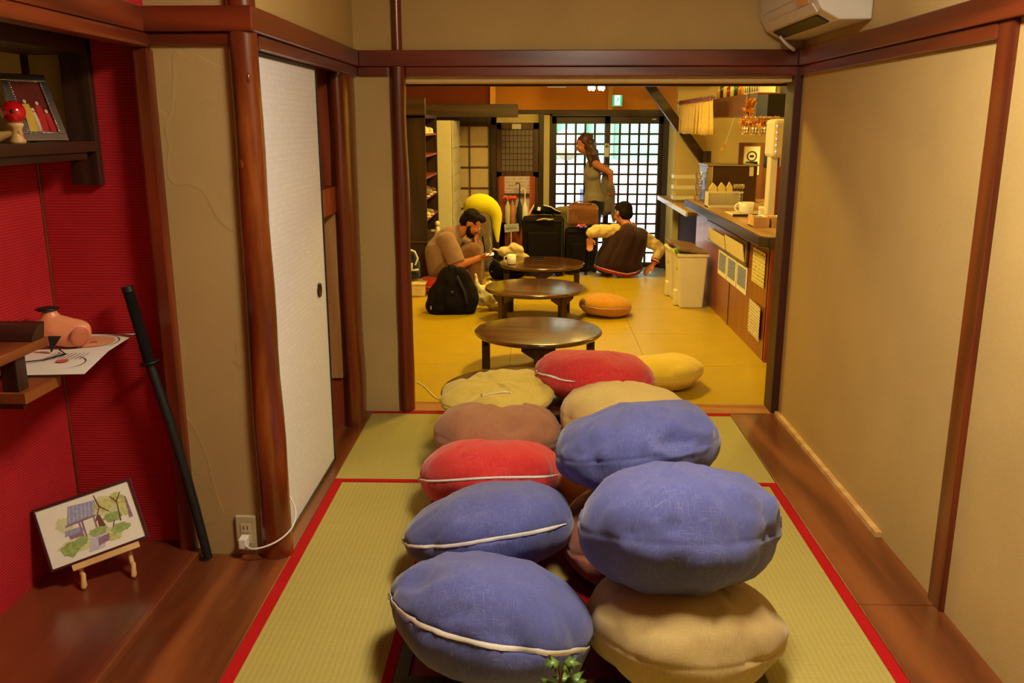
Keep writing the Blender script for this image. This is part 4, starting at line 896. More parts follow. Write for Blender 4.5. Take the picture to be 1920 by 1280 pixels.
# plastic basket with packets
bk = thing('basket', 'cream perforated plastic basket on the counter', 'basket', (1.57, 7.47, .816))
n_h = 15
MB().box(1.43, 1.71, 7.40, 7.56, .816, .826).build('floor', M['cream_plastic'], bk)
pn = MB()
for i in range(16): pn.box(1.445 + .0167 * i, 1.445 + .0167 * i + .007, 7.395, 7.40, .84, .93)
for j in range(6): pn.box(1.43, 1.71, 7.395, 7.40, .838 + .0165 * j, .845 + .0165 * j)
pn.box(1.43, 1.71, 7.395, 7.40, .816, .84); pn.box(1.43, 1.447, 7.395, 7.40, .84, .945); pn.box(1.69, 1.71, 7.395, 7.40, .84, .945)
tag(pn.build('front_grid', M['cream_plastic'], bk), kind='stuff')
MB().box(1.43, 1.435, 7.40, 7.56, .816, .94).build('side', M['cream_plastic'], bk); MB().box(1.705, 1.71, 7.40, 7.56, .816, .94).build('side', M['cream_plastic'], bk)
MB().box(1.43, 1.71, 7.555, 7.56, .816, .94).build('back', M['cream_plastic'], bk)
MB().box(1.425, 1.715, 7.388, 7.402, .935, .948).build('rim', M['cream_plastic'], bk, bevel=.003)
for k, (x, w_) in enumerate(((1.475, .062), (1.545, .062), (1.61, .05))):
    t = thing('snack_packet' if k == 0 else 'snack_packet.%03d' % k, ('left', 'middle', 'right')[k] + ' pale paper packet standing in the cream basket', 'packet', (x, 7.46, .826), 'packets in the basket')
    MB().prism([(x - w_ / 2, 7.44, .828), (x + w_ / 2, 7.44, .828), (x + w_ / 2, 7.45, .985), (x, 7.455, 1.015 + .004 * k), (x - w_ / 2, 7.45, .972)], (0, .03, .0)).build('sleeve', printed('packet_%d' % k, (226, 204, 130), (190, 160, 90), 40, .7), t)
for k in range(4):
    x = 1.645 + .016 * k
    t = thing('spoon' if k == 0 else 'spoon.%03d' % k, ('first', 'second', 'third', 'last')[k] + ' steel spoon from the left sticking out of the cream basket', 'spoon', (x, 7.47, .826), 'spoons in the basket')
    MB().tube([(x, 7.47, .828), (x + .01 + .006 * k, 7.47, .96)], .003, 6).build('handle', M['metal'], t)
    MB().ell((x + .012 + .007 * k, 7.47, .985), (.013, .004, .022)).build('bowl', M['metal'], t)

# coffee mug, tray, papers, boxes
tr = thing('tray', 'pale tray under the mug on the counter', 'tray', (1.60, 6.8, .816))
MB().box(1.48, 1.74, 6.66, 6.96, .816, .828).build('plate', M['cream_plastic'], tr, bevel=.004)
MB().box(1.475, 1.745, 6.655, 6.66, .816, .835).build('rim', M['dark_x'], tr)
cm = thing('coffee_mug', 'wide white mug on the tray on the counter', 'mug', (1.60, 6.78, .828))
MB().lathe([(0, .0), (.04, .0), (.052, .02), (.060, .085), (.056, .085), (.048, .022), (0, .012)], (1.60, 6.78, .828), 32).build('cup', M['white'], cm)
MB().tube([(1.548 - .034 * math.sin(a), 6.775, .873 + .03 * math.cos(a)) for a in [math.pi * i / 10 for i in range(11)]], .007, 8).build('handle', M['white'], cm)
for k, (x, y, w_, h_, d_, lab, nm, cat, mt) in enumerate(((1.665, 6.52, .07, .085, .04, 'small white paper carton right of the mug', 'paper_carton', 'carton', M['paper']), (1.84, 6.62, .16, .10, .06, 'white plastic bag folded behind the carton on the counter', 'folded_bag', 'bag', M['white_plastic']))):
    t = thing(nm, lab, cat, (x, y, .816)); mb = MB(); mb.box(x - w_ / 2, x + w_ / 2, y - d_ / 2, y + d_ / 2, .817, .817 + h_); blob('body', mb, mt, t, .008, 2, noise_amp=.006, noise_scale=30)
for k, (x0, x1) in enumerate(((1.46, 1.565), (1.58, 1.70))):
    t = thing('wooden_tray_box' if k == 0 else 'wooden_tray_box.%03d' % k, ('left', 'right')[k] + ' small open wooden box at the near end of the counter', 'box', ((x0 + x1) / 2, 6.0, .816), 'wooden boxes on the counter')
    for b in ((x0, x1, 5.95, 5.96), (x0, x1, 6.11, 6.12)): MB().box(*b, .816, .88).build('side', M['lightwood'], t)
    for b in ((x0, x0 + .012), (x1 - .012, x1)): MB().box(*b, 5.96, 6.11, .816, .89).build('end', M['lightwood'], t)
    MB().box(x0, x1, 5.96, 6.11, .816, .822).build('bottom', M['lightwood'], t)
    for j in range(3):
        c = thing('sugar_sachet' if (k, j) == (0, 0) else 'sugar_sachet.%03d' % (k * 3 + j), ('left', 'middle', 'right')[j] + ' white sachet in the ' + ('left', 'right')[k] + ' small wooden counter box', 'sachet', (x0 + .03 + .02 * j, 6.03, .822), 'sachets in the wooden boxes')
        MB().box(x0 + .018 + .026 * j, x0 + .04 + .026 * j, 6.0, 6.07, .823, .886, rot=(rad(8 * j - 8), 0, 0)).build('paper', M['paper'], c, bevel=.001)

# steel refrigerator box behind basket, wrapped glassware
st = thing('steel_cabinet', 'dark fronted steel oven cabinet behind the cream basket', 'oven', (1.72, 8.0, .816))
MB().box(1.50, 1.93, 7.85, 8.25, .816, 1.135).build('body', plain('dark_glass_front', (64, 34, 26), .2), st, bevel=.008)
MB().box(1.492, 1.545, 7.84, 7.856, .816, 1.135).build('corner_post', M['metal'], st, bevel=.01)
MB().box(1.49, 1.94, 7.84, 8.26, 1.135, 1.147).build('top_plate', M['metal'], st, bevel=.003)
MB().box(1.86, 1.895, 7.843, 7.85, 1.05, 1.128).build('label', M['paper'], st)
cb = thing('glass_cups', 'tower of clear plastic cups beside the steel cabinet', 'cups', (1.47, 8.05, .816))
for k in range(5):
    MB().lathe([(.026, 0), (.036, .055), (.038, .057), (.034, .055), (.024, .002)], (1.455 + .008 * (k % 2), 8.02, .818 + .05 * k), 18).build('cup', M['glass_warm'], cb)
ps = thing('plastic_rack', 'white three tier plastic rack on the side counter', 'rack', (1.60, 9.6, .69))
for z in (.715, .825, .935):
    MB().box(1.46, 1.76, 9.45, 9.62, z, z + .006).build('tier', M['white_plastic'], ps)
    MB().box(1.46, 1.76, 9.445, 9.452, z, z + .038).build('tier_rail', M['white_plastic'], ps); MB().box(1.455, 1.462, 9.45, 9.62, z, z + .038).build('tier_rail', M['white_plastic'], ps)
for x in (1.48, 1.74):
    for y in (9.47, 9.60): MB().tube([(x, y, .69), (x, y, .95)], .006, 8).build('post', M['white_plastic'], ps)

# poster board and black speaker on the kitchen wall
pb = thing('framed_emblem', 'wooden board with round emblem poster on the kitchen wall', 'poster', (2.05, 8.6, 1.0))
MB().box(1.93, 2.20, 8.60, 8.63, .692, 1.32).build('board', wood('brown_board', (96, 50, 24), (122, 68, 34), (14, 14, 1), 2.4, .5), pb)
MB().box(1.975, 2.125, 8.59, 8.60, 1.02, 1.285).build('sheet', M['paper'], pb)
MB().lathe([(.044, 0), (.048, .002), (.044, .004), (.038, .004), (.038, 0), (.044, 0)], (2.05, 8.588, 1.195), 28, axis=(0, -1, 0)).build('ring', M['dark_metal'], pb)
MB().box(2.032, 2.068, 8.585, 8.589, 1.185, 1.205).build('ring_mark', M['dark_metal'], pb); MB().box(1.995, 2.105, 8.585, 8.589, 1.115, 1.145).build('ribbon', M['dark_metal'], pb)
MB().box(1.99, 2.03, 8.585, 8.589, 1.10, 1.13).build('ribbon_tail', M['dark_metal'], pb); MB().box(2.07, 2.11, 8.585, 8.589, 1.10, 1.13).build('ribbon_tail', M['dark_metal'], pb)
bs = thing('black_speaker', 'small black box hanging beside the emblem poster', 'speaker', (2.02, 7.8, 1.15))
MB().box(1.985, 2.09, 7.75, 7.88, 1.12, 1.26).build('case', M['black'], bs, bevel=.006); MB().box(1.995, 2.08, 7.745, 7.752, 1.13, 1.25).build('grille', M['black_cloth'], bs); MB().tube([(2.03, 7.8, 1.26), (2.03, 7.8, 1.56)], .005, 6).build('bracket', M['dark_metal'], bs)

# hanging cupboard with jars, black hood
hc = thing('hanging_cupboard', 'long mauve brown hanging cupboard above the counter', 'cupboard', (1.9, 8.2, 1.55))
MB().box(1.75, 2.15, 7.28, 9.22, 1.552, 1.732).build('case', plain('mauve_brown_laminate', (112, 66, 50), .35), hc, bevel=.003)
MB().box(1.745, 1.752, 7.28, 9.22, 1.548, 1.556).build('edge_strip', M['metal'], hc)
MB().box(1.752, 2.12, 7.262, 7.282, 1.556, 1.728).build('end_panel', plain('orange_brown_panel', (140, 76, 40), .4), hc)
for y in (7.5, 9.0): MB().tube([(1.95, y, 1.73), (1.95, y, 2.30)], .008, 8).build('hanger', M['dark_metal'], hc)
hb = thing('range_hood', 'black range hood hanging right of the cupboard', 'hood', (2.1, 6.9, 1.5))
MB().box(1.74, 2.32, 6.9, 7.25, 1.445, 1.71).build('body', M['black'], hb, bevel=.005); MB().box(1.9, 2.14, 6.98, 7.18, 1.71, 2.30).build('duct', M['black'], hb); MB().box(1.75, 2.31, 6.893, 6.902, 1.445, 1.46).build('trim_bar', M['dark_metal'], hb)
jr = random.Random(4)
jc = [(226, 180, 60), (210, 120, 40), (40, 90, 50), (230, 220, 180), (150, 60, 30), (220, 200, 120), (60, 40, 30), (200, 160, 90)]
jn = ['yellow capped jar', 'orange tin', 'green bottle', 'white jar', 'red brown tin', 'cream jar', 'dark bottle', 'tan tin']
for k in range(8):
    y = 7.95 + .155 * k; mt = plain('jar_%d' % k, jc[k], .25)
    t = thing('storage_jar' if k == 0 else 'storage_jar.%03d' % k, jn[k] + ' on top of the hanging cupboard', 'jar', (1.82, y, 1.732), 'jars on the hanging cupboard')
    h = .11 + .05 * jr.random(); r = .045
    MB().lathe([(0, 0), (r, 0), (r, h * .75), (r * .7, h * .85), (r * .7, h * .88)], (1.82, y, 1.733), 20).build('body', mt, t)
    MB().lathe([(r * .75, h * .86), (r * .78, h), (0, h)], (1.82, y, 1.733), 20).build('lid', plain('jar_lid_%d' % k, [(236, 220, 180), (60, 40, 30)][k % 2], .35), t)
pk = thing('printed_box', 'long cream box with dark pattern on the near end of the cupboard', 'box', (1.84, 7.5, 1.732))
MB().box(1.77, 1.9, 7.32, 7.85, 1.733, 1.80).build('carton', M['cream_plastic'], pk, bevel=.002)
for k in range(6): MB().prism([(1.768, 7.36 + .08 * k, 1.745), (1.768, 7.41 + .08 * k, 1.745), (1.768, 7.385 + .08 * k, 1.785)], (.003, 0, 0)).build('motif', M['dark_metal'], pk)
# noren on a rod
nr = thing('noren_curtain', 'short printed yellow curtain of narrow strips hanging from a rod', 'curtain', (1.6, 9.2, 1.4))
MB().tube([(1.60, 8.25, 1.722), (1.60, 10.33, 1.722)], .008, 8).build('rod', M['dark_metal'], nr)
nm_ = printed('noren_print', (236, 196, 104), (150, 110, 50), 34, .62)
for k in range(11):
    ya = 8.30 + .178 * k; mb = MB(); vs = []; nn = 6
    for i in range(nn + 1):
        for j in range(5):
            z = 1.70 - .305 * j / 4; vs.append((1.60 + .012 * math.sin(i * 1.9 + k) * (j / 4) + (.004 if k == 0 else 0) * j, ya + .158 * i / nn - (.006 * j if k == 0 else 0), z - .004 * (k % 3)))
    mb.add(vs, [(i * 5 + j, i * 5 + j + 1, (i + 1) * 5 + j + 1, (i + 1) * 5 + j) for i in range(nn) for j in range(4)], 0, True)
    o = mb.build('strip', nm_, nr, norm=False); so = o.modifiers.new('t', 'SOLIDIFY'); so.thickness = .0025
    MB().lathe([(.010, -.004), (.013, 0), (.010, .004)], (1.60, ya + .05, 1.722), 12, axis=(0, 1, 0)).build('ring', M['redwood'], nr)
    MB().box(1.596, 1.604, ya + .02, ya + .15, 1.697, 1.745).build('loop', M['redwood'], nr)
# autumn leaves garland and hanging glasses
ml = thing('maple_garland', 'bunch of orange artificial maple leaves hanging above the counter', 'garland', (1.62, 6.75, 1.50))
lr = random.Random(11); lmt = [plain('maple_%d' % i, c, .6, var=.2) for i, c in enumerate([(228, 138, 36), (236, 164, 60), (212, 116, 30)])]
base = MB(); star = []
for a in range(10):
    r = 1.0 if a % 2 == 0 else .42; star.append((r * math.cos(a * math.pi / 5), r * math.sin(a * math.pi / 5)))
lme = []
for m_ in lmt:
    b_ = MB(); vs = [(x * .036, y * .036, .010 * (x * x + y * y)) for x, y in star] + [(0, 0, .004)]
    b_.add(vs, [(i, (i + 1) % 10, 10) for i in range(10)], 0, True); b_.add([(x, y, z - .0012) for x, y, z in vs], [((i + 1) % 10, i, 10) for i in range(10)], 0, True); lme.append(b_.mesh('leaf', m_))
for k in range(170):
    s = lr.random()
    if k < 34: x, y, z = 1.545 + .05 * lr.random(), 6.72 + .06 * lr.random(), 1.56 + .09 * lr.random()
    else: x, y, z = 1.52 + .26 * s, 6.66 + .14 * lr.random(), 1.44 + .10 * lr.random() - .02 * s
    inst('leaf', lme[k % 3], ml, (x - 1.62, y - 6.75, z - 1.50), (lr.uniform(-1.5, 1.5), lr.uniform(-1.5, 1.5), lr.uniform(0, 6)))
MB().tube([(1.54, 6.74, 1.62), (1.58, 6.74, 1.52), (1.70, 6.74, 1.49), (1.80, 6.74, 1.47)], .004, 6).build('twig', M['dark_x'], ml)
MB().tube([(1.56, 6.74, 1.60), (1.56, 6.74, 2.30)], .0025, 6).build('string', M['dark_metal'], ml)
gk = thing('glass_rack', 'thin steel rail from which wine glasses hang upside down', 'rack', (1.6, 6.6, 1.55))
for y in (6.44, 6.58): MB().tube([(1.48, y, 1.53), (1.80, y, 1.53)], .004, 6).build('rail', M['metal'], gk)
for x in (1.49, 1.79): MB().tube([(x, 6.51, 1.53), (x, 6.51, 2.30)], .003, 6).build('hanger', M['metal'], gk)
gme = MB().lathe([(.030, .115), (.030, .112), (.004, .108), (.004, .06), (.020, .045), (.028, .02), (.026, -.01), (.025, -.01), (.026, .02), (.018, .043)], (0, 0, 0), 18).mesh('glass_body', M['glass_warm'])
for k in range(8):
    x, y = 1.505 + .062 * (k % 4), 6.46 + .09 * (k // 4)
    t = thing('wine_glass' if k == 0 else 'wine_glass.%03d' % k, 'clear wine glass hanging upside down, ' + ('first', 'second', 'third', 'last')[k % 4] + ' from the left in the ' + ('near', 'far')[k // 4] + ' row', 'glass', (x, y, 1.425), 'hanging wine glasses'); inst('glass_body', gme, t)
tg = thing('paper_tag', 'orange and cream paper tag hanging above the steel cabinet', 'tag', (1.70, 8.1, 1.24))
MB().prism([(1.63, 8.1, 1.24), (1.66, 8.1, 1.225), (1.70, 8.1, 1.31), (1.675, 8.1, 1.33)], (0, .003, 0)).build('card', plain('orange_tag', (236, 170, 70), .6), tg); MB().tube([(1.69, 8.1, 1.32), (1.76, 8.1, 1.553)], .002, 6).build('string', M['paper'], tg)
MB().lathe([(0, 0), (.014, 0), (.012, .001)], (1.668, 8.098, 1.275), 16, axis=(0, -1, 0)).build('round_print', M['paper'], tg)

# shaved ice machine
im = thing('drinks_machine', 'white rounded kitchen machine with blue LED reflections made as glowing dots by the doorpost', 'machine', (1.72, 6.25, .816))
mb = MB(); mb.box(1.60, 1.84, 6.14, 6.36, 1.265, 1.52); mb.build('upper_body', M['cream_plastic'], im, bevel=.025)
MB().box(1.615, 1.665, 6.22, 6.32, .83, 1.28).build('column', M['cream_plastic'], im, bevel=.006); MB().box(1.60, 1.84, 6.18, 6.38, .817, .84).build('base', M['cream_plastic'], im, bevel=.006)
MB().box(1.68, 1.82, 6.30, 6.32, .85, 1.20).build('splash_back', M['redwood'], im)
for k in range(5): MB().ell((1.622, 6.139, 1.475 - .042 * k), (.005, .003, .005), 10, 6).build('led_reflection', emit('blue_led_reflection_%d' % k, (.45, .4, 1), 1.6), im)  # glowing dots standing in for blue LED reflections on the panel

# waste bins
def bin_(name, label, x, y, h):
    t = thing(name, label, 'bin', (x, y, 0)); w0, w1, d = .095, .12, .15
    vs = [(x + sx * w_, y + sy * d, z) for z, w_ in ((.0, w0), (h, w1)) for sx, sy in ((-1, -1), (1, -1), (1, 1), (-1, 1))]
    MB().add(vs, [(3, 2, 1, 0), (0, 1, 5, 4), (1, 2, 6, 5), (2, 3, 7, 6), (3, 0, 4, 7)]).build('body', M['cream_plastic'], t, bevel=.012)
    MB().box(x - w1 - .008, x + w1 + .008, y - d - .008, y + d + .008, h - .012, h + .012).build('rim', M['cream_plastic'], t, bevel=.005)
    MB().box(x - w1 + .01, x + w1 - .01, y - d + .01, y + d - .01, h + .002, h + .008).build('dark_inside', M['black'], t)
    MB().box(x - w1 - .004, x + w1 + .004, y - d - .004, y + d + .004, h + .020, h + .045, rot=(0, rad(9), 0)).build('lid', plain('brown_lid_' + name, (128, 96, 70), .4), t, bevel=.008)
    MB().box(x - w0 - .03, x - w0 + .004, y - .05, y + .05, .005, .13).build('pedal_block', M['cream_plastic'], t, bevel=.006)
    MB().lathe([(0, 0), (.016, 0), (.014, .002), (0, .002)], (x - .112, y - .04, h - .12), 16, axis=(-1, 0, .08)).build('badge', plain('red_badge_' + name, (120, 50, 40), .5), t)
    return t
bin_('waste_bin', 'cream pedal bin with lid ajar nearest the counter', 1.30, 7.37, .44); bin_('waste_bin.001', 'cream pedal bin standing behind the nearer one', 1.29, 7.80, .43)
gb = thing('green_bottle', 'green topped bottle poking out under the bin lid', 'bottle', (1.245, 7.30, .44))
MB().lathe([(0, 0), (.024, 0), (.024, .03), (.014, .045), (.014, .06), (0, .06)], (1.19, 7.30, .452), 16, axis=(-.5, -.5, .5)).build('body', plain('green_plastic', (120, 160, 40), .3), gb)
MB().ell((1.165, 7.275, .478), (.016, .016, .016)).build('cap', plain('lime_cap', (150, 190, 50), .3), gb)
# hanging paper decorations near the right post
for k, (x, y, z, r, lab, c1, c2) in enumerate(((1.533, 5.36, .63, .055, 'white and red paper ball hanging at the end of the counter', (236, 206, 160), (206, 70, 40)), (1.537, 5.36, .30, .05, 'white and red paper ball low at the end of the counter', (232, 196, 150), (206, 50, 40)))):
    t = thing('paper_ball' if k == 0 else 'paper_ball.%03d' % k, lab, 'decoration', (x, y, z)); MB().ell((x, y, z), (r, r, r * 1.5)).build('shell', plain('paper_ball_%d' % k, c1, .6), t)
    MB().lathe([(r * .98, -.02), (r * 1.01, 0), (r * .98, .02)], (x, y, z), 24).build('band', plain('ball_band_%d' % k, c2, .6), t); MB().tube([(x, y, z + r * 1.45), (x, 5.42, .75)], .002, 6).build('string', M['paper'], t)
wt = thing('wooden_stool', 'small round pale wooden stool beside the counter end', 'stool', (1.53, 5.32, 0))
MB().lathe([(0, .06), (.075, .06), (.08, .07), (.08, .085), (.075, .09), (0, .09)], (1.53, 5.32, 0), 28).build('seat', M['lightwood'], wt)
for a in range(3): MB().cap((1.53 + .045 * math.cos(a * 2.09), 5.32 + .045 * math.sin(a * 2.09), .06), .010, (1.53 + .055 * math.cos(a * 2.09), 5.32 + .055 * math.sin(a * 2.09), .012), .009).build('leg', M['lightwood'], wt)

# ================================================================ LUGGAGE
def suitcase(name, label, x0, x1, y0, y1, z0, z1, mat, trimm):
    t = thing(name, label, 'suitcase', ((x0 + x1) / 2, (y0 + y1) / 2, z0))
    MB().box(x0, x1, y0, y1, z0 + .03, z1).build('shell', mat, t, bevel=.03)
    MB().box(x0 + .05, x1 - .05, y0 - .025, y0 + .01, z0 + .08, z1 - .14).build('front_pocket', mat, t, bevel=.015)
    MB().tube([(x0 + .12, y0 + .06, z1), (x0 + .13, y0 + .06, z1 + .022), (x1 - .13, y0 + .06, z1 + .022), (x1 - .12, y0 + .06, z1)], .009, 8).build('handle', trimm, t)
    MB().tube([(x0 + .02, y0 - .003, z0 + .06), (x0 + .02, y0 - .003, z1 - .03), (x1 - .02, y0 - .003, z1 - .03), (x1 - .02, y0 - .003, z0 + .06)], .005, 6).build('piping', trimm, t)
    for x in (x0 + .05, x1 - .05):
        for y in (y0 + .04, y1 - .04): MB().lathe([(0, -.012), (.022, -.012), (.022, .012), (0, .012)], (x, y, z0 + .022), 16, axis=(1, 0, 0)).build('wheel', M['black'], t)
    return t
suitcase('suitcase', 'large black fabric suitcase behind the farthest table', -.13, .285, 8.76, 9.0, 0, .59, M['black_cloth'], M['black'])
t = thing('gold_ribbon', 'crumpled gold strap lying over the top of the black suitcase', 'strap', (.08, 8.76, .58))
MB().tube([(.01, 8.750, .565), (.05, 8.745, .575), (.09, 8.742, .582), (.14, 8.745, .573), (.18, 8.748, .578)], [.004, .008, .006, .010, .004], 8).build('strap', plain('gold_cloth', (190, 156, 90), .6), t)
suitcase('suitcase.001', 'black suitcase beside the man in the varsity jacket', .30, .565, 8.86, 9.02, 0, .47, M['black_cloth'], M['black'])
brn = fabric('brown_canvas', (112, 68, 46), (134, 90, 66))
bt = thing('brown_bag', 'brown canvas bag standing upright on the black luggage', 'bag', (.465, 8.93, .50))
mb = MB(); mb.box(.325, .635, 8.87, 9.01, .502, .67); mb.cap((.385, 8.94, .675), .055, (.575, 8.94, .665), .055)
blob('body', mb, brn, bt, .012, 10, noise_amp=.008, noise_scale=12)
MB().tube([(.36, 8.90, .715), (.43, 8.89, .742), (.51, 8.89, .738), (.56, 8.90, .715)], .006, 8).build('handle', brn, bt)
db = thing('duffel_bag', 'black soft bag with straps lying on the black suitcase', 'bag', (.10, 8.86, .60))
mb = MB(); mb.cap((.0, 8.88, .665), .050, (.18, 8.90, .652), .040); mb.cap((-.02, 8.88, .645), .03, (.24, 8.90, .635), .022)
blob('body', mb, M['black_cloth'], db, .009, 5, noise_amp=.008, noise_scale=16)
MB().box(.02, .05, 8.820, 8.825, .655, .69, rot=(0, rad(12), 0)).build('tag', M['paper'], db)
MB().tube([(.08, 8.84, .705), (.15, 8.85, .69), (.20, 8.85, .66), (.25, 8.86, .64)], .006, 6).build('strap', plain('pale_strap', (206, 190, 170), .7), db)
bo = thing('water_bottle', 'slim pink bottle leaning on the black soft bag', 'bottle', (-.06, 8.82, .60))
MB().cap((-.065, 8.84, .612), .010, (-.025, 8.84, .69), .010).build('body', plain('pink_plastic', (226, 170, 150), .35), bo); MB().cap((-.022, 8.84, .695), .006, (-.018, 8.84, .706), .006).build('cap', M['white_plastic'], bo)
ob_ = thing('olive_bag', 'olive soft bag behind the brown canvas bag', 'bag', (.36, 9.15, -.25))
mb = MB(); mb.cap((.24, 9.15, .61), .06, (.40, 9.15, .62), .06); mb.box(.21, .44, 9.10, 9.22, -.235, .61); blob('body', mb, fabric('olive_canvas', (104, 86, 50)), ob_, .014, 8, noise_amp=.008, noise_scale=12)

# yellow covered rucksack
rk = thing('rucksack', 'grey rucksack under a bright yellow rain cover behind the seated man', 'backpack', (-.55, 8.75, 0))
mb = MB(); mb.cap((-.57, 8.78, .16), .14, (-.55, 8.80, .56), .13); mb.cap((-.56, 8.68, .16), .07, (-.55, 8.70, .36), .06); blob('body', mb, fabric('grey_tan_nylon', (104, 84, 62)), rk, .012, 8, noise_amp=.008, noise_scale=14)
yc = fabric('yellow_rain_cover', (222, 206, 30), (232, 220, 70)); pts = []
for i in range(11):
    a = rad(150 - 150 * i / 10); pts.append((-.55 + .165 * math.cos(a), 8.76, .575 + .150 * math.sin(a)))
pts += [(-.385, 8.75, .50), (-.380, 8.74, .42), (-.375, 8.73, .35)]
MB().tube(pts, [.02, .045, .06, .068, .07, .068, .062, .055, .048, .042, .036, .028, .018, .008], 14, flat=1.5, up=(0, 1, 0)).build('rain_cover', yc, rk)
for x in (-.60, -.52): MB().tube([(x, 8.63, .42), (x + .02, 8.60, .30), (x + .01, 8.60, .16)], .012, 8, flat=.4).build('strap', M['black_cloth'], rk)
MB().tube([(-.45, 8.64, .42), (-.43, 8.60, .34), (-.47, 8.60, .24)], .006, 6).build('webbing', plain('grey_webbing', (150, 144, 136), .6), rk)
# low rummage: cream plush, dark bag
pv = thing('plush_toy', 'cream plush animal lying on the bags', 'plush', (-.22, 8.56, .20))
mb = MB(); mb.cap((-.31, 8.58, .275), .055, (-.21, 8.58, .285), .05); mb.cap((-.21, 8.57, .320), .050, (-.15, 8.57, .30), .040); mb.cap((-.17, 8.58, .255), .048, (-.09, 8.60, .21), .038); mb.cap((-.34, 8.58, .285), .016, (-.41, 8.57, .305), .012)
blob('body', mb, fabric('cream_plush', (220, 196, 134), (236, 218, 166)), pv, .008, 5, noise_amp=.006, noise_scale=30)
kb = thing('dark_daypack', 'black daypack slumped on the floor behind the mug', 'backpack', (-.33, 8.6, 0))
mb = MB(); mb.cap((-.36, 8.57, .10), .10, (-.18, 8.62, .10), .10); mb.cap((-.35, 8.58, .17), .06, (-.24, 8.62, .15), .06); blob('body', mb, M['black_cloth'], kb, .010, 6, noise_amp=.010, noise_scale=14, fn=lambda c: Vector((c.x, c.y, max(.003, c.z))))
MB().lathe([(0, 0), (.008, 0), (.007, .002)], (-.42, 8.455, .10), 12, axis=(0, -1, 0)).build('buckle', M['metal'], kb)
MB().tube([(-.42, 8.50, .22), (-.34, 8.46, .18), (-.29, 8.48, .11)], .008, 8).build('strap', M['black'], kb)
# pinboard with hanging things and sign
sb = thing('rental_stand', 'red framed stand with pictures and hanging umbrellas by the lattice door', 'stand', (-.2, 9.6, -.25))
MB().box(-.395, -.335, 9.62, 9.66, -.25, .945).build('post', M['redwood'], sb); MB().box(-.065, -.008, 9.62, 9.66, -.25, .945).build('post', M['redwood'], sb)
MB().box(-.335, -.065, 9.63, 9.65, .45, .945).build('picture', printed('landscape_poster', (176, 156, 170), (140, 110, 120), 18, .55), sb)
MB().box(-.335, -.065, 9.60, 9.63, .74, .765).build('rail', M['dark_x'], sb); MB().box(-.40, -.0, 9.62, 9.66, -.25, .45).build('lower_panel', M['redwood'], sb)
um = [('umbrella', 'black folded umbrella with hooked handle hanging on the stand', -.17, (24, 22, 24), .86), ('umbrella.001', 'white folded umbrella hanging on the stand', -.115, (226, 214, 206), .80), ('umbrella.002', 'pale clear umbrella hanging on the left of the stand', -.30, (190, 176, 150), .72), ('umbrella.003', 'orange brown folded umbrella hanging on the stand', -.25, (176, 110, 60), .72)]
for (n, lab, x, c, zt) in um:
    t = thing(n, lab, 'umbrella', (x, 9.57, .35)); mt = plain(n + '_cloth', c, .6)
    MB().lathe([(.004, -.02), (.012, .02), (.036, .16), (.030, .26), (.012, .31), (.008, .33)], (x, 9.56, .36), 14).build('canopy', mt, t)
    MB().tube([(x, 9.56, .67), (x, 9.56, zt)] + [(x - .022 + .022 * math.cos(rad(a)), 9.56, zt + .022 * math.sin(rad(a))) for a in (45, 90, 135, 180)], .006, 8).build('handle', M['black'] if c[0] < 100 else mt, t)
    MB().tube([(x, 9.56, .33), (x, 9.56, .36)], .003, 6).build('ferrule', M['metal'], t)
rg = thing('red_scarf', 'red folded cloth hanging on the umbrella stand rail', 'cloth', (-.27, 9.57, .68)); mb = MB(); mb.cap((-.31, 9.57, .715), .026, (-.22, 9.57, .72), .024); blob('cloth', mb, plain('red_cloth', (196, 52, 30), .7), rg, .006, 4, noise_amp=.006, noise_scale=40)
rs = thing('rental_sign', 'small grey sign board reading rental among the luggage', 'sign', (-.255, 9.5, .0))
MB().box(-.335, -.178, 9.50, 9.506, .362, .448, rot=(0, rad(-5), 0)).build('board', plain('grey_sign', (176, 176, 168), .5, var=.03), rs, bevel=.006); MB().tube([(-.262, 9.512, -.0), (-.262, 9.512, .40)], .008, 8).build('post', M['lightwood'], rs)
MB().box(-.31, -.21, 9.495, 9.53, -.25, .0).build('foot', M['lightwood'], rs)
def text(body, size, loc, mat, parent, name='lettering', rot=(rad(90), 0, 0)):
    cu = bpy.data.curves.new(name, 'FONT'); cu.body = body; cu.size = size; cu.extrude = .0006; cu.align_x = 'CENTER'; cu.align_y = 'CENTER'
    o = bpy.data.objects.new(name, cu); TMP.collection.objects.link(o); vl = TMP.view_layers[0]; vl.update(); me = bpy.data.meshes.new_from_object(o.evaluated_get(vl.depsgraph)); bpy.data.objects.remove(o)
    me.materials.clear(); me.materials.append(mat); q = link(name, me, parent); q.location = Vector(loc) - root_of(parent).location; q.rotation_euler = rot; return q
text('RENTAL', .034, (-.256, 9.4985, .400), plain('dark_ink', (60, 34, 34), .6), rs, rot=(rad(90), rad(-5), 0))
MB().box(-.30, -.215, 9.4985, 9.4995, .432, .4335).build('small_print', plain('red_ink', (150, 70, 60), .6), rs)
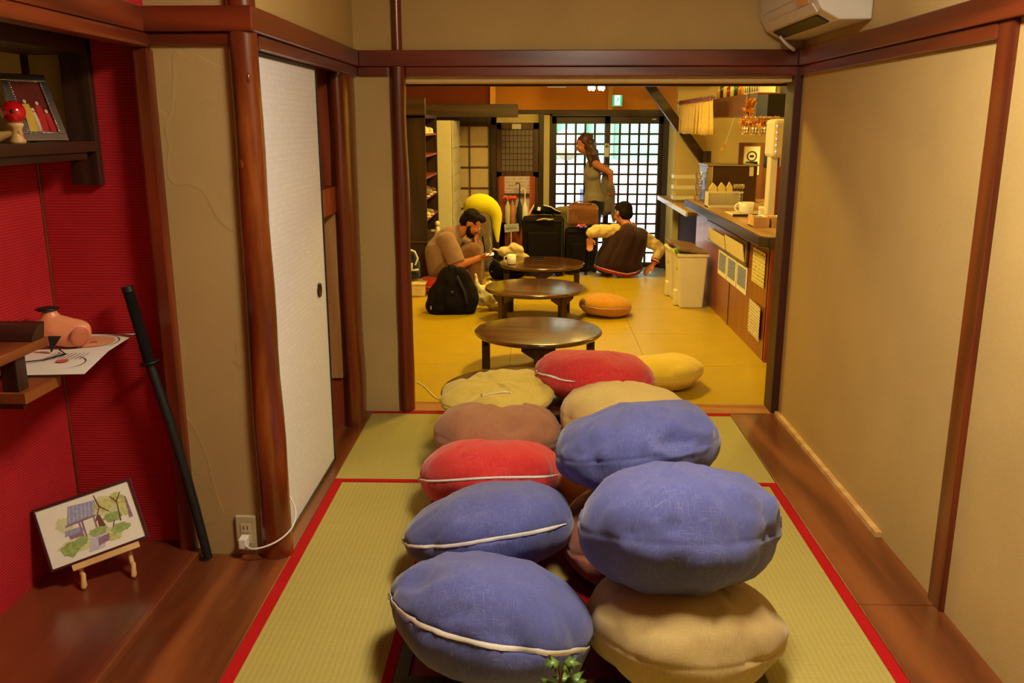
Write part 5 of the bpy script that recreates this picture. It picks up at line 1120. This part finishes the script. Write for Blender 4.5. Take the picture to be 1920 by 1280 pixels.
# left luggage: blue bag on cream box
cx = thing('cream_box', 'low cream cardboard box under the navy bag', 'box', (-1.20, 7.75, 0)); MB().box(-1.45, -.98, 7.66, 7.90, 0.002, .105).build('carton', plain('cream_card', (218, 196, 140), .7), cx, bevel=.01); MB().box(-1.46, -.97, 7.65, 7.91, .105, .122).build('lid', plain('cream_card_lid', (228, 206, 150), .7), cx, bevel=.006)
nb = thing('navy_bag', 'navy quilted bag with white strap beside the shoe rack', 'bag', (-1.17, 7.78, .123))
mb = MB(); mb.cap((-1.24, 7.79, .23), .10, (-1.20, 7.79, .34), .095); mb.cap((-1.10, 7.79, .20), .075, (-1.12, 7.79, .33), .07)
blob('body', mb, fabric('navy_nylon', (34, 38, 66), (56, 60, 92)), nb, .010, 5, noise_amp=.012, noise_scale=16, fn=lambda c: Vector((c.x, c.y, max(.002, c.z))))
MB().tube([(-1.12, 7.70, .42), (-1.06, 7.69, .40), (-1.035, 7.69, .34), (-1.06, 7.69, .28)], .008, 8).build('strap', M['cable'], nb); MB().tube([(-1.09, 7.69, .30), (-1.09, 7.68, .235), (-1.03, 7.69, .24)], .010, 8).build('strap', M['cable'], nb)
# black backpack in front of the man
bb = thing('black_backpack', 'slumped black nylon backpack on the yellow floor beside the seated man', 'backpack', (-.67, 6.98, 0))
mb = MB(); mb.cap((-.75, 7.0, .11), .13, (-.69, 7.02, .275), .105); mb.cap((-.58, 7.0, .11), .13, (-.62, 7.02, .275), .10); mb.cap((-.80, 6.97, .06), .09, (-.56, 6.97, .06), .09); mb.cap((-.67, 6.92, .10), .08, (-.66, 6.95, .24), .06)
def creased(c): 
    k = abs(noise.noise(Vector((c.x * 16, c.y * 6, c.z * 3)))); return Vector((c.x, c.y + .02 * k, max(.003, c.z)))
blob('body', mb, M['black_cloth'], bb, .009, 6, noise_amp=.014, noise_scale=13, fn=creased)
MB().tube([(-.70, 6.98, .35), (-.69, 6.96, .395), (-.64, 6.96, .397), (-.62, 6.98, .35)], .010, 8, flat=.6).build('grab_handle', M['black'], bb)
MB().tube([(-.62, 6.90, .32), (-.56, 6.88, .20), (-.54, 6.88, .10)], .011, 8, flat=.5).build('shoulder_strap', M['black'], bb)
MB().lathe([(.008, -.002), (.012, 0), (.008, .002)], (-.655, 6.868, .19), 14, axis=(0, -1, .2)).build('zip_ring', M['metal'], bb); MB().box(-.835, -.825, 6.868, 6.876, .05, .08).build('zip_pull', M['metal'], bb)
pg = thing('plastic_bag', 'crumpled white plastic carrier bag beside the black backpack', 'bag', (-.40, 7.15, 0))
mb = MB(); mb.cap((-.46, 7.16, .10), .06, (-.36, 7.14, .07), .06); mb.cap((-.47, 7.15, .20), .025, (-.49, 7.15, .285), .008); mb.cap((-.40, 7.15, .17), .03, (-.37, 7.15, .235), .010); mb.cap((-.43, 7.15, .15), .055, (-.35, 7.14, .05), .05); mb.cap((-.36, 7.12, .04), .035, (-.30, 7.10, .035), .03)
def crump(c): return Vector((c.x, c.y, max(.003, c.z + .010 * noise.noise(c * 40))))
blob('film', mb, plain('white_film', (240, 226, 176), .35), pg, .007, 3, noise_amp=.020, noise_scale=22, fn=crump)

# ================================================================ PEOPLE
def hand(mb, wrist, fwd, palm_n, size=1.0, curl=.5, thumb_side=1):
    """palm and five unequal curled fingers"""
    w_ = Vector(wrist); f = Vector(fwd).normalized(); n = Vector(palm_n); n = (n - f * n.dot(f)).normalized(); s = f.cross(n) * thumb_side
    L = .085 * size
    for k, (o, l) in enumerate(((-.030, .062), (-.010, .072), (.010, .068), (.029, .052))):
        b = w_ + f * L + s * (-o) * size; m1 = b + (f * math.cos(curl * .7) + n * math.sin(curl * .7)) * l * .5 * size
        m2 = m1 + (f * math.cos(curl * 1.7) + n * math.sin(curl * 1.7)) * l * .5 * size
        mb.cap(w_ + f * .02 * size + s * (-o) * .7 * size, .014 * size, b, .0105 * size, 8); mb.cap(b, .0105 * size, m1, .0095 * size, 8); mb.cap(m1, .0095 * size, m2, .008 * size, 8)
    tb = w_ + f * .03 * size + s * .03 * size; tm = tb + (s * .75 + f * .6 + n * .2).normalized() * .036 * size; te = tm + (f * .9 + n * .4).normalized() * .03 * size
    mb.cap(tb, .014 * size, tm, .011 * size, 8); mb.cap(tm, .011 * size, te, .009 * size, 8)
def head(mb, c, R_):
    """face towards local -y, R_ rotates it; returns mapper"""
    c = Vector(c)
    def P(x, y, z): return c + R_ @ Vector((x, y, z))
    def E(p, r): 
        q = P(*p); mb.ell(q, r, 16, 12, rot=R_.to_euler())
    E((0, .005, .03), (.074, .092, .085)); E((0, -.028, -.02), (.060, .066, .080)); mb.cap(P(0, -.045, -.075), .030, P(0, -.058, -.082), .022)
    mb.cap(P(0, -.090, .005), .009, P(0, -.110, -.022), .013); E((0, -.088, -.048), (.022, .012, .006)); E((0, -.086, -.057), (.020, .012, .006))
    for s in (-1, 1):
        E((s * .074, .012, -.005), (.012, .022, .032)); E((s * .030, -.082, .018), (.020, .012, .010)); E((s * .032, -.074, -.018), (.024, .02, .022))
    return P
def eyes(parent, P):
    for s in (-1, 1):
        e = MB().ell(P(s * .030, -.0905, .010), (.0085, .0085, .0085), 12, 8).build('eye', M['white'], parent); MB().ell(P(s * .030, -.0975, .010), (.0042,) * 3, 8, 6).build('iris', M['hair'], e)

# --- seated man with phone (profile, facing right)
mn = thing('person', 'bearded person in tan T-shirt sitting on a red cushion, looking at a phone', 'person', (-.80, 8.0, .0))
body = MB()
RH = Matrix.Rotation(rad(90), 3, 'Z'); RH = Matrix.Rotation(rad(38), 3, 'Y') @ RH       # face to +x, bowed down
Ph = head(body, (-.585, 8.0, .615), RH)
body.cap((-.74, 8.0, .50), .060, (-.635, 8.0, .575), .055)
body.cap((-.84, 8.0, .24), .125, (-.86, 8.0, .36), .120); body.cap((-.86, 8.0, .36), .115, (-.77, 8.0, .48), .105); body.cap((-.84, 7.92, .22), .10, (-.84, 8.08, .22), .10)
body.cap((-.77, 7.86, .475), .055, (-.685, 7.80, .265), .042); body.cap((-.685, 7.80, .265), .040, (-.50, 7.83, .325), .028)
hand(body, (-.505, 7.83, .325), (1, .05, .08), (0, .5, .85), .95, .8, 1)
body.cap((-.75, 8.15, .47), .055, (-.56, 8.17, .36), .042); body.cap((-.56, 8.17, .36), .040, (-.545, 8.03, .50), .028)
hand(body, (-.548, 7.99, .505), (.12, -.25, -.9), (-.8, 0, -.2), .95, .35, 1)
for y in (7.90, 8.12):
    body.cap((-.83, y, .21), .085, (-.555, y - .01, .385), .062); body.cap((-.555, y - .01, .385), .058, (-.53, y - .02, .085), .040); body.cap((-.545, y - .02, .045), .034, (-.41, y - .03, .032), .026)
blob('body', body, M['skin'], mn, .007, 4)
shirt = MB()
shirt.cap((-.845, 7.965, .20), .145, (-.87, 7.97, .34), .140); shirt.cap((-.845, 8.035, .20), .145, (-.87, 8.03, .34), .140); shirt.cap((-.87, 8.0, .36), .138, (-.785, 8.0, .475), .122)
shirt.cap((-.80, 7.90, .46), .088, (-.78, 8.12, .46), .088); shirt.cap((-.785, 7.87, .47), .084, (-.735, 7.83, .38), .074); shirt.cap((-.76, 8.14, .47), .078, (-.63, 8.17, .39), .062); shirt.cap((-.73, 8.0, .515), .072, (-.70, 8.0, .535), .066)
blob('t_shirt', shirt, fabric('tan_cotton', (146, 112, 96), (158, 124, 108)), mn, .008, 8, noise_amp=.008, noise_scale=11)
MB().tube([(-.785, 7.865, .475), (-.76, 7.845, .42), (-.73, 7.825, .355), (-.706, 7.810, .295), (-.700, 7.806, .278), (-.700, 7.806, .279)], [.070, .080, .082, .082, .083, .045], 20, flat=.92).build('sleeve', fabric('tan_sleeve', (146, 112, 96), (158, 124, 108)), mn)
pants = MB()
pants.cap((-.84, 7.93, .19), .115, (-.84, 8.08, .19), .115)
for y in (7.90, 8.12): pants.cap((-.83, y, .20), .105, (-.555, y - .01, .385), .076); pants.cap((-.555, y - .01, .385), .076, (-.53, y - .02, .12), .060)
blob('trousers', pants, fabric('brown_trousers', (122, 84, 58), (140, 102, 74)), mn, .008, 6, noise_amp=.006, noise_scale=14)
hr = MB()
def hp(x, y, z, r, rr=None): hr.ell(Ph(x, y, z), r, 16, 12, rot=RH.to_euler())
hp(0, .022, .048, (.083, .092, .080)); hp(0, .055, .0, (.075, .055, .070)); hp(0, -.045, .090, (.062, .045, .036))
blob('hair', hr, M['hair'], mn, .006, 3, noise_amp=.010, noise_scale=40)
bd_ = MB(); bd_.ell(Ph(0, -.050, -.078), (.050, .045, .034), rot=RH.to_euler()); bd_.ell(Ph(0, -.088, -.040), (.030, .010, .007), rot=RH.to_euler())
for s in (-1, 1): bd_.cap(Ph(s * .068, .0, -.02), .014, Ph(s * .052, -.03, -.072), .022)
blob('beard', bd_, M['hair'], mn, .006, 2, noise_amp=.006, noise_scale=60); eyes(mn, Ph)
for y in (7.88, 8.10): MB().cap((-.545, y, .036), .034, (-.405, y - .01, .030), .029).build('sock', plain('grey_sock', (120, 104, 92), .9), mn)
pn_ = thing('mobile_phone', 'small phone held in the seated person\'s hand', 'phone', (-.41, 7.84, .33))
MB().box(-.455, -.365, 7.80, 7.86, .346, .355, rot=(rad(20), rad(-12), 0)).build('case', M['black'], pn_, bevel=.003); MB().box(-.450, -.370, 7.804, 7.856, .3555, .3562, rot=(rad(20), rad(-12), 0)).build('screen', emit('phone_glow', (.8, .9, .8), .5), pn_)

# --- person in varsity jacket seen from behind, seated on the floor edge
vj = thing('person.001', 'person in dark varsity jacket with cream sleeves sitting with back turned', 'person', (.86, 8.85, 0))
body = MB()
RV = Matrix.Rotation(rad(180), 3, 'Z'); RV = Matrix.Rotation(rad(-28), 3, 'X') @ Matrix.Rotation(rad(28), 3, 'Z') @ RV
Pv = head(body, (.885, 8.98, .605), RV)
body.cap((.93, 8.88, .47), .058, (.90, 8.95, .55), .052); body.cap((.84, 8.86, .13), .12, (.90, 8.84, .33), .115); body.cap((.90, 8.84, .33), .115, (.93, 8.86, .44), .10)
body.cap((.80, 8.84, .46), .05, (.60, 8.77, .455), .040); body.cap((.60, 8.77, .455), .038, (.545, 8.75, .415), .028); hand(body, (.535, 8.74, .400), (.1, -.1, -1), (-.3, -.9, 0), .95, .5, -1)
body.cap((1.07, 8.86, .43), .05, (1.255, 8.86, .265), .042); body.cap((1.255, 8.86, .265), .040, (1.195, 8.80, .135), .028); hand(body, (1.19, 8.80, .125), (-.75, -.15, -.62), (-.6, 0, -.8), .95, .45, 1)
for x in (.76, .94):
    body.cap((x, 8.88, .10), .085, (x, 9.28, .085), .065); body.cap((x, 9.28, .085), .060, (x, 9.30, -.17), .042); body.cap((x, 9.29, -.20), .036, (x, 9.43, -.215), .030)
blob('body', body, M['skin'], vj, .007, 4)
jk = MB(); jk.cap((.735, 8.85, .15), .135, (.83, 8.83, .38), .125); jk.cap((.93, 8.85, .13), .14, (1.005, 8.83, .36), .125); jk.cap((.82, 8.84, .16), .15, (.92, 8.82, .40), .135); jk.cap((.81, 8.84, .435), .080, (1.05, 8.84, .40), .090); jk.cap((.70, 8.85, .12), .10, (.98, 8.85, .10), .11)
blob('jacket', jk, fabric('dark_maroon_wool', (58, 34, 36), (76, 50, 50)), vj, .009, 8, noise_amp=.007, noise_scale=10, fn=lambda c: Vector((c.x, c.y, max(.012, c.z))))
cl = fabric('cream_sleeve', (222, 192, 128), (234, 208, 150))
s1 = MB(); s1.cap((.80, 8.82, .452), .076, (.60, 8.765, .460), .062); s1.cap((.60, 8.765, .460), .060, (.555, 8.745, .445), .052); blob('sleeve', s1, cl, vj, .007, 5, noise_amp=.010, noise_scale=24)
s2 = MB(); s2.cap((1.075, 8.85, .40), .072, (1.255, 8.85, .27), .056); s2.cap((1.255, 8.85, .27), .056, (1.21, 8.81, .175), .046); blob('sleeve', s2, cl, vj, .007, 5, noise_amp=.010, noise_scale=24)
rb = fabric('red_rib', (150, 30, 34), (170, 50, 50)); wh = plain('white_stripe', (232, 220, 200), .8)
MB().tube([(1.211, 8.811, .178), (1.197, 8.80, .142)], [.046, .042], 18).build('cuff', rb, vj); MB().tube([(1.206, 8.807, .164), (1.203, 8.805, .158)], [.0465, .0465], 18).build('cuff_stripe', wh, vj)
hem_pts = [(.592, 8.80, .105), (.64, 8.745, .090), (.73, 8.710, .068), (.83, 8.690, .045), (.92, 8.70, .030), (1.0, 8.735, .040), (1.06, 8.80, .060)]
MB().tube(hem_pts, [.012, .020, .023, .023, .021, .020, .012], 12, flat=.6).build('hem', rb, vj); MB().tube([(x, y - .013, z + .012) for x, y, z in hem_pts], .0028, 6).build('hem_stripe', wh, vj)
MB().tube([(.955 + .058 * math.cos(a), 8.90 + .055 * math.sin(a), .505 + .014 * math.sin(a)) for a in [6.2832 * i / 20 for i in range(21)]], .012, 8).build('collar', rb, vj)
MB().ell((.60, 8.80, .122), (.006,) * 3, 8, 6).build('snap', wh, vj); MB().ell((.593, 8.79, .098), (.006,) * 3, 8, 6).build('snap', wh, vj)
pt_ = MB()
for x in (.76, .94): pt_.cap((x, 8.88, .11), .10, (x, 9.28, .095), .076); pt_.cap((x, 9.28, .09), .074, (x, 9.30, -.16), .056)
blob('trousers', pt_, fabric('dark_trousers', (44, 40, 46)), vj, .010, 5, fn=lambda c: Vector((c.x, c.y, c.z if c.y > .19 else max(.006, c.z))))
hv = MB()
for p, r in (((0, .022, .045), (.085, .093, .085)), ((0, .058, -.005), (.078, .052, .075)), ((0, -.035, .088), (.066, .05, .036))): hv.ell(Pv(*p), r, 16, 12, rot=RV.to_euler())
blob('hair', hv, M['hair'], vj, .006, 3, noise_amp=.004, noise_scale=60); eyes(vj, Pv)
for x in (.76, .94): mb = MB(); mb.cap((x, 9.28, -.215), .034, (x, 9.43, -.218), .030); blob('shoe', mb, M['black'], vj, .008, 2)
rp = thing('red_pouch', 'small red pouch on the black suitcase beside the cream sleeve', 'pouch', (.47, 8.9, .478)); MB().prism([(.40, 8.83, .495), (.50, 8.83, .495), (.50, 8.83, .52), (.46, 8.83, .515)], (0, .035, 0)).build('pouch', plain('red_nylon', (206, 46, 34), .5), rp, bevel=.003)

# --- standing woman, profile facing left, putting on a jacket behind her
wm = thing('person.002', 'standing person with long wavy brown hair and grey tank top taking off a jacket', 'person', (.66, 10.4, -.25))
body = MB()
RW = Matrix.Rotation(rad(-90), 3, 'Z'); RW = Matrix.Rotation(rad(-22), 3, 'Y') @ RW
Pw = head(body, (.565, 10.4, 1.265), RW)
body.cap((.655, 10.4, 1.07), .048, (.60, 10.4, 1.19), .046); body.cap((.665, 10.4, 1.03), .085, (.655, 10.4, .92), .095); body.cap((.655, 10.36, .93), .075, (.655, 10.44, .93), .075)
body.cap((.655, 10.4, .90), .09, (.675, 10.4, .74), .085); body.cap((.68, 10.35, .62), .10, (.68, 10.45, .62), .10); body.cap((.675, 10.4, .74), .088, (.68, 10.4, .62), .105)
body.cap((.60, 10.37, .94), .045, (.605, 10.37, .93), .045)
body.cap((.685, 10.25, 1.05), .046, (.855, 10.25, .955), .036); body.cap((.855, 10.25, .955), .034, (.865, 10.29, .795), .025); hand(body, (.865, 10.29, .79), (.0, .1, -1), (.2, .9, 0), .85, .7, 1)
body.cap((.685, 10.55, 1.05), .046, (.84, 10.56, .93), .036); body.cap((.84, 10.56, .93), .034, (.90, 10.50, .80), .025); hand(body, (.90, 10.50, .795), (.1, -.1, -1), (0, -.9, 0), .85, .6, 1)
for y in (10.33, 10.47): body.cap((.68, y, .58), .092, (.675, y, .18), .060); body.cap((.675, y, .18), .057, (.69, y, -.17), .040); body.cap((.68, y, -.215), .034, (.55, y, -.225), .026)
blob('body', body, M['skin'], wm, .007, 4)
tk = MB(); tk.cap((.665, 10.4, 1.02), .092, (.655, 10.4, .92), .106); tk.cap((.655, 10.35, .93), .085, (.655, 10.45, .93), .085); tk.cap((.605, 10.36, .94), .052, (.605, 10.44, .94), .052); tk.cap((.655, 10.4, .90), .10, (.675, 10.4, .74), .095); tk.cap((.675, 10.4, .74), .104, (.68, 10.4, .62), .130); tk.cap((.68, 10.36, .62), .128, (.68, 10.44, .62), .128)
for y in (10.32, 10.48): tk.cap((.66, y, 1.0), .03, (.675, y, 1.09), .016)
blob('tank_top', tk, fabric('grey_taupe_jersey', (150, 134, 118), (168, 152, 136)), wm, .008, 6, noise_amp=.004, noise_scale=14)
pq = MB(); pq.cap((.68, 10.35, .585), .128, (.68, 10.45, .585), .128)
for y in (10.33, 10.47): pq.cap((.68, y, .57), .10, (.675, y, .18), .066); pq.cap((.675, y, .18), .064, (.69, y, -.17), .048)
blob('trousers', pq, fabric('black_trousers', (28, 26, 34)), wm, .009, 5)
hw = MB()
for p, r in (((0, .026, .042), (.088, .094, .086)), ((0, .062, -.02), (.088, .062, .088))): hw.ell(Pw(*p), r, 16, 12, rot=RW.to_euler())
for y in (10.325, 10.365, 10.405, 10.445, 10.475): hw.cap((.62, y, 1.29), .050, (.655 + .01 * math.sin(y * 90), y, 1.18), .056); hw.cap((.655, y, 1.18), .056, (.70, y, 1.07), .040); hw.cap((.70, y, 1.07), .038, (.715, y, 1.03), .022)
hw.cap((.585, 10.322, 1.27), .030, (.615, 10.318, 1.12), .034); hw.cap((.615, 10.318, 1.12), .034, (.635, 10.31, 1.03), .020)
def wavy(c): return Vector((c.x + .005 * math.sin(c.z * 55 + c.y * 20), c.y + .004 * math.sin(c.z * 48), c.z))
blob('hair', hw, plain('chestnut_hair', (72, 38, 24), .5, var=.3, nscale=60), wm, .007, 4, noise_amp=.010, noise_scale=30, fn=wavy); eyes(wm, Pw)
for y in (10.33, 10.47): mb = MB(); mb.cap((.685, y, -.212), .036, (.545, y, -.222), .030); blob('shoe', mb, M['black'], wm, .008, 2)
jt = thing('grey_jacket', 'grey jacket hanging from the standing person\'s hands behind the back', 'jacket', (.86, 10.38, .35))
mb = MB(); mb.cap((.80, 10.40, 1.0), .040, (.86, 10.38, .86), .046); mb.cap((.85, 10.36, .80), .055, (.84, 10.38, .55), .070); mb.cap((.87, 10.36, .78), .04, (.92, 10.36, .40), .030); mb.cap((.80, 10.38, .90), .04, (.80, 10.38, .50), .05); mb.cap((.86, 10.30, .80), .045, (.87, 10.32, .76), .05)
blob('cloth', mb, fabric('grey_knit', (128, 112, 100), (146, 130, 116)), jt, .009, 6, noise_amp=.012, noise_scale=14)
jb = thing('blue_jeans_chair', 'pale blue folding chair standing outside the lattice door', 'chair', (.80, 12.3, -.32))
bl_ = plain('pale_blue_plastic', (120, 140, 190), .5)
MB().box(.62, .98, 12.2, 12.5, .10, .13).build('seat', bl_, jb, bevel=.01); MB().box(.62, .98, 12.48, 12.51, .22, .62).build('backrest', bl_, jb, bevel=.01)
for x in (.64, .96):
    for y in (12.22, 12.48): MB().tube([(x, y, -.32), (x, y, .11 if y < 12.4 else .6)], .012, 8).build('leg', bl_, jb)
jb.name = 'outdoor_chair'
# thin white cable on the lounge floor beside the left post
fc = thing('floor_cable', 'thin white cable on the yellow floor beside the round post', 'cable', (-.58, 4.75, 0))
MB().tube([(-.70, 5.0, .004), (-.64, 4.9, .004), (-.60, 4.8, .004), (-.55, 4.68, .004), (-.50, 4.62, .008)], .003, 6).build('wire', M['cable'], fc)

bpy.data.scenes.remove(TMP)
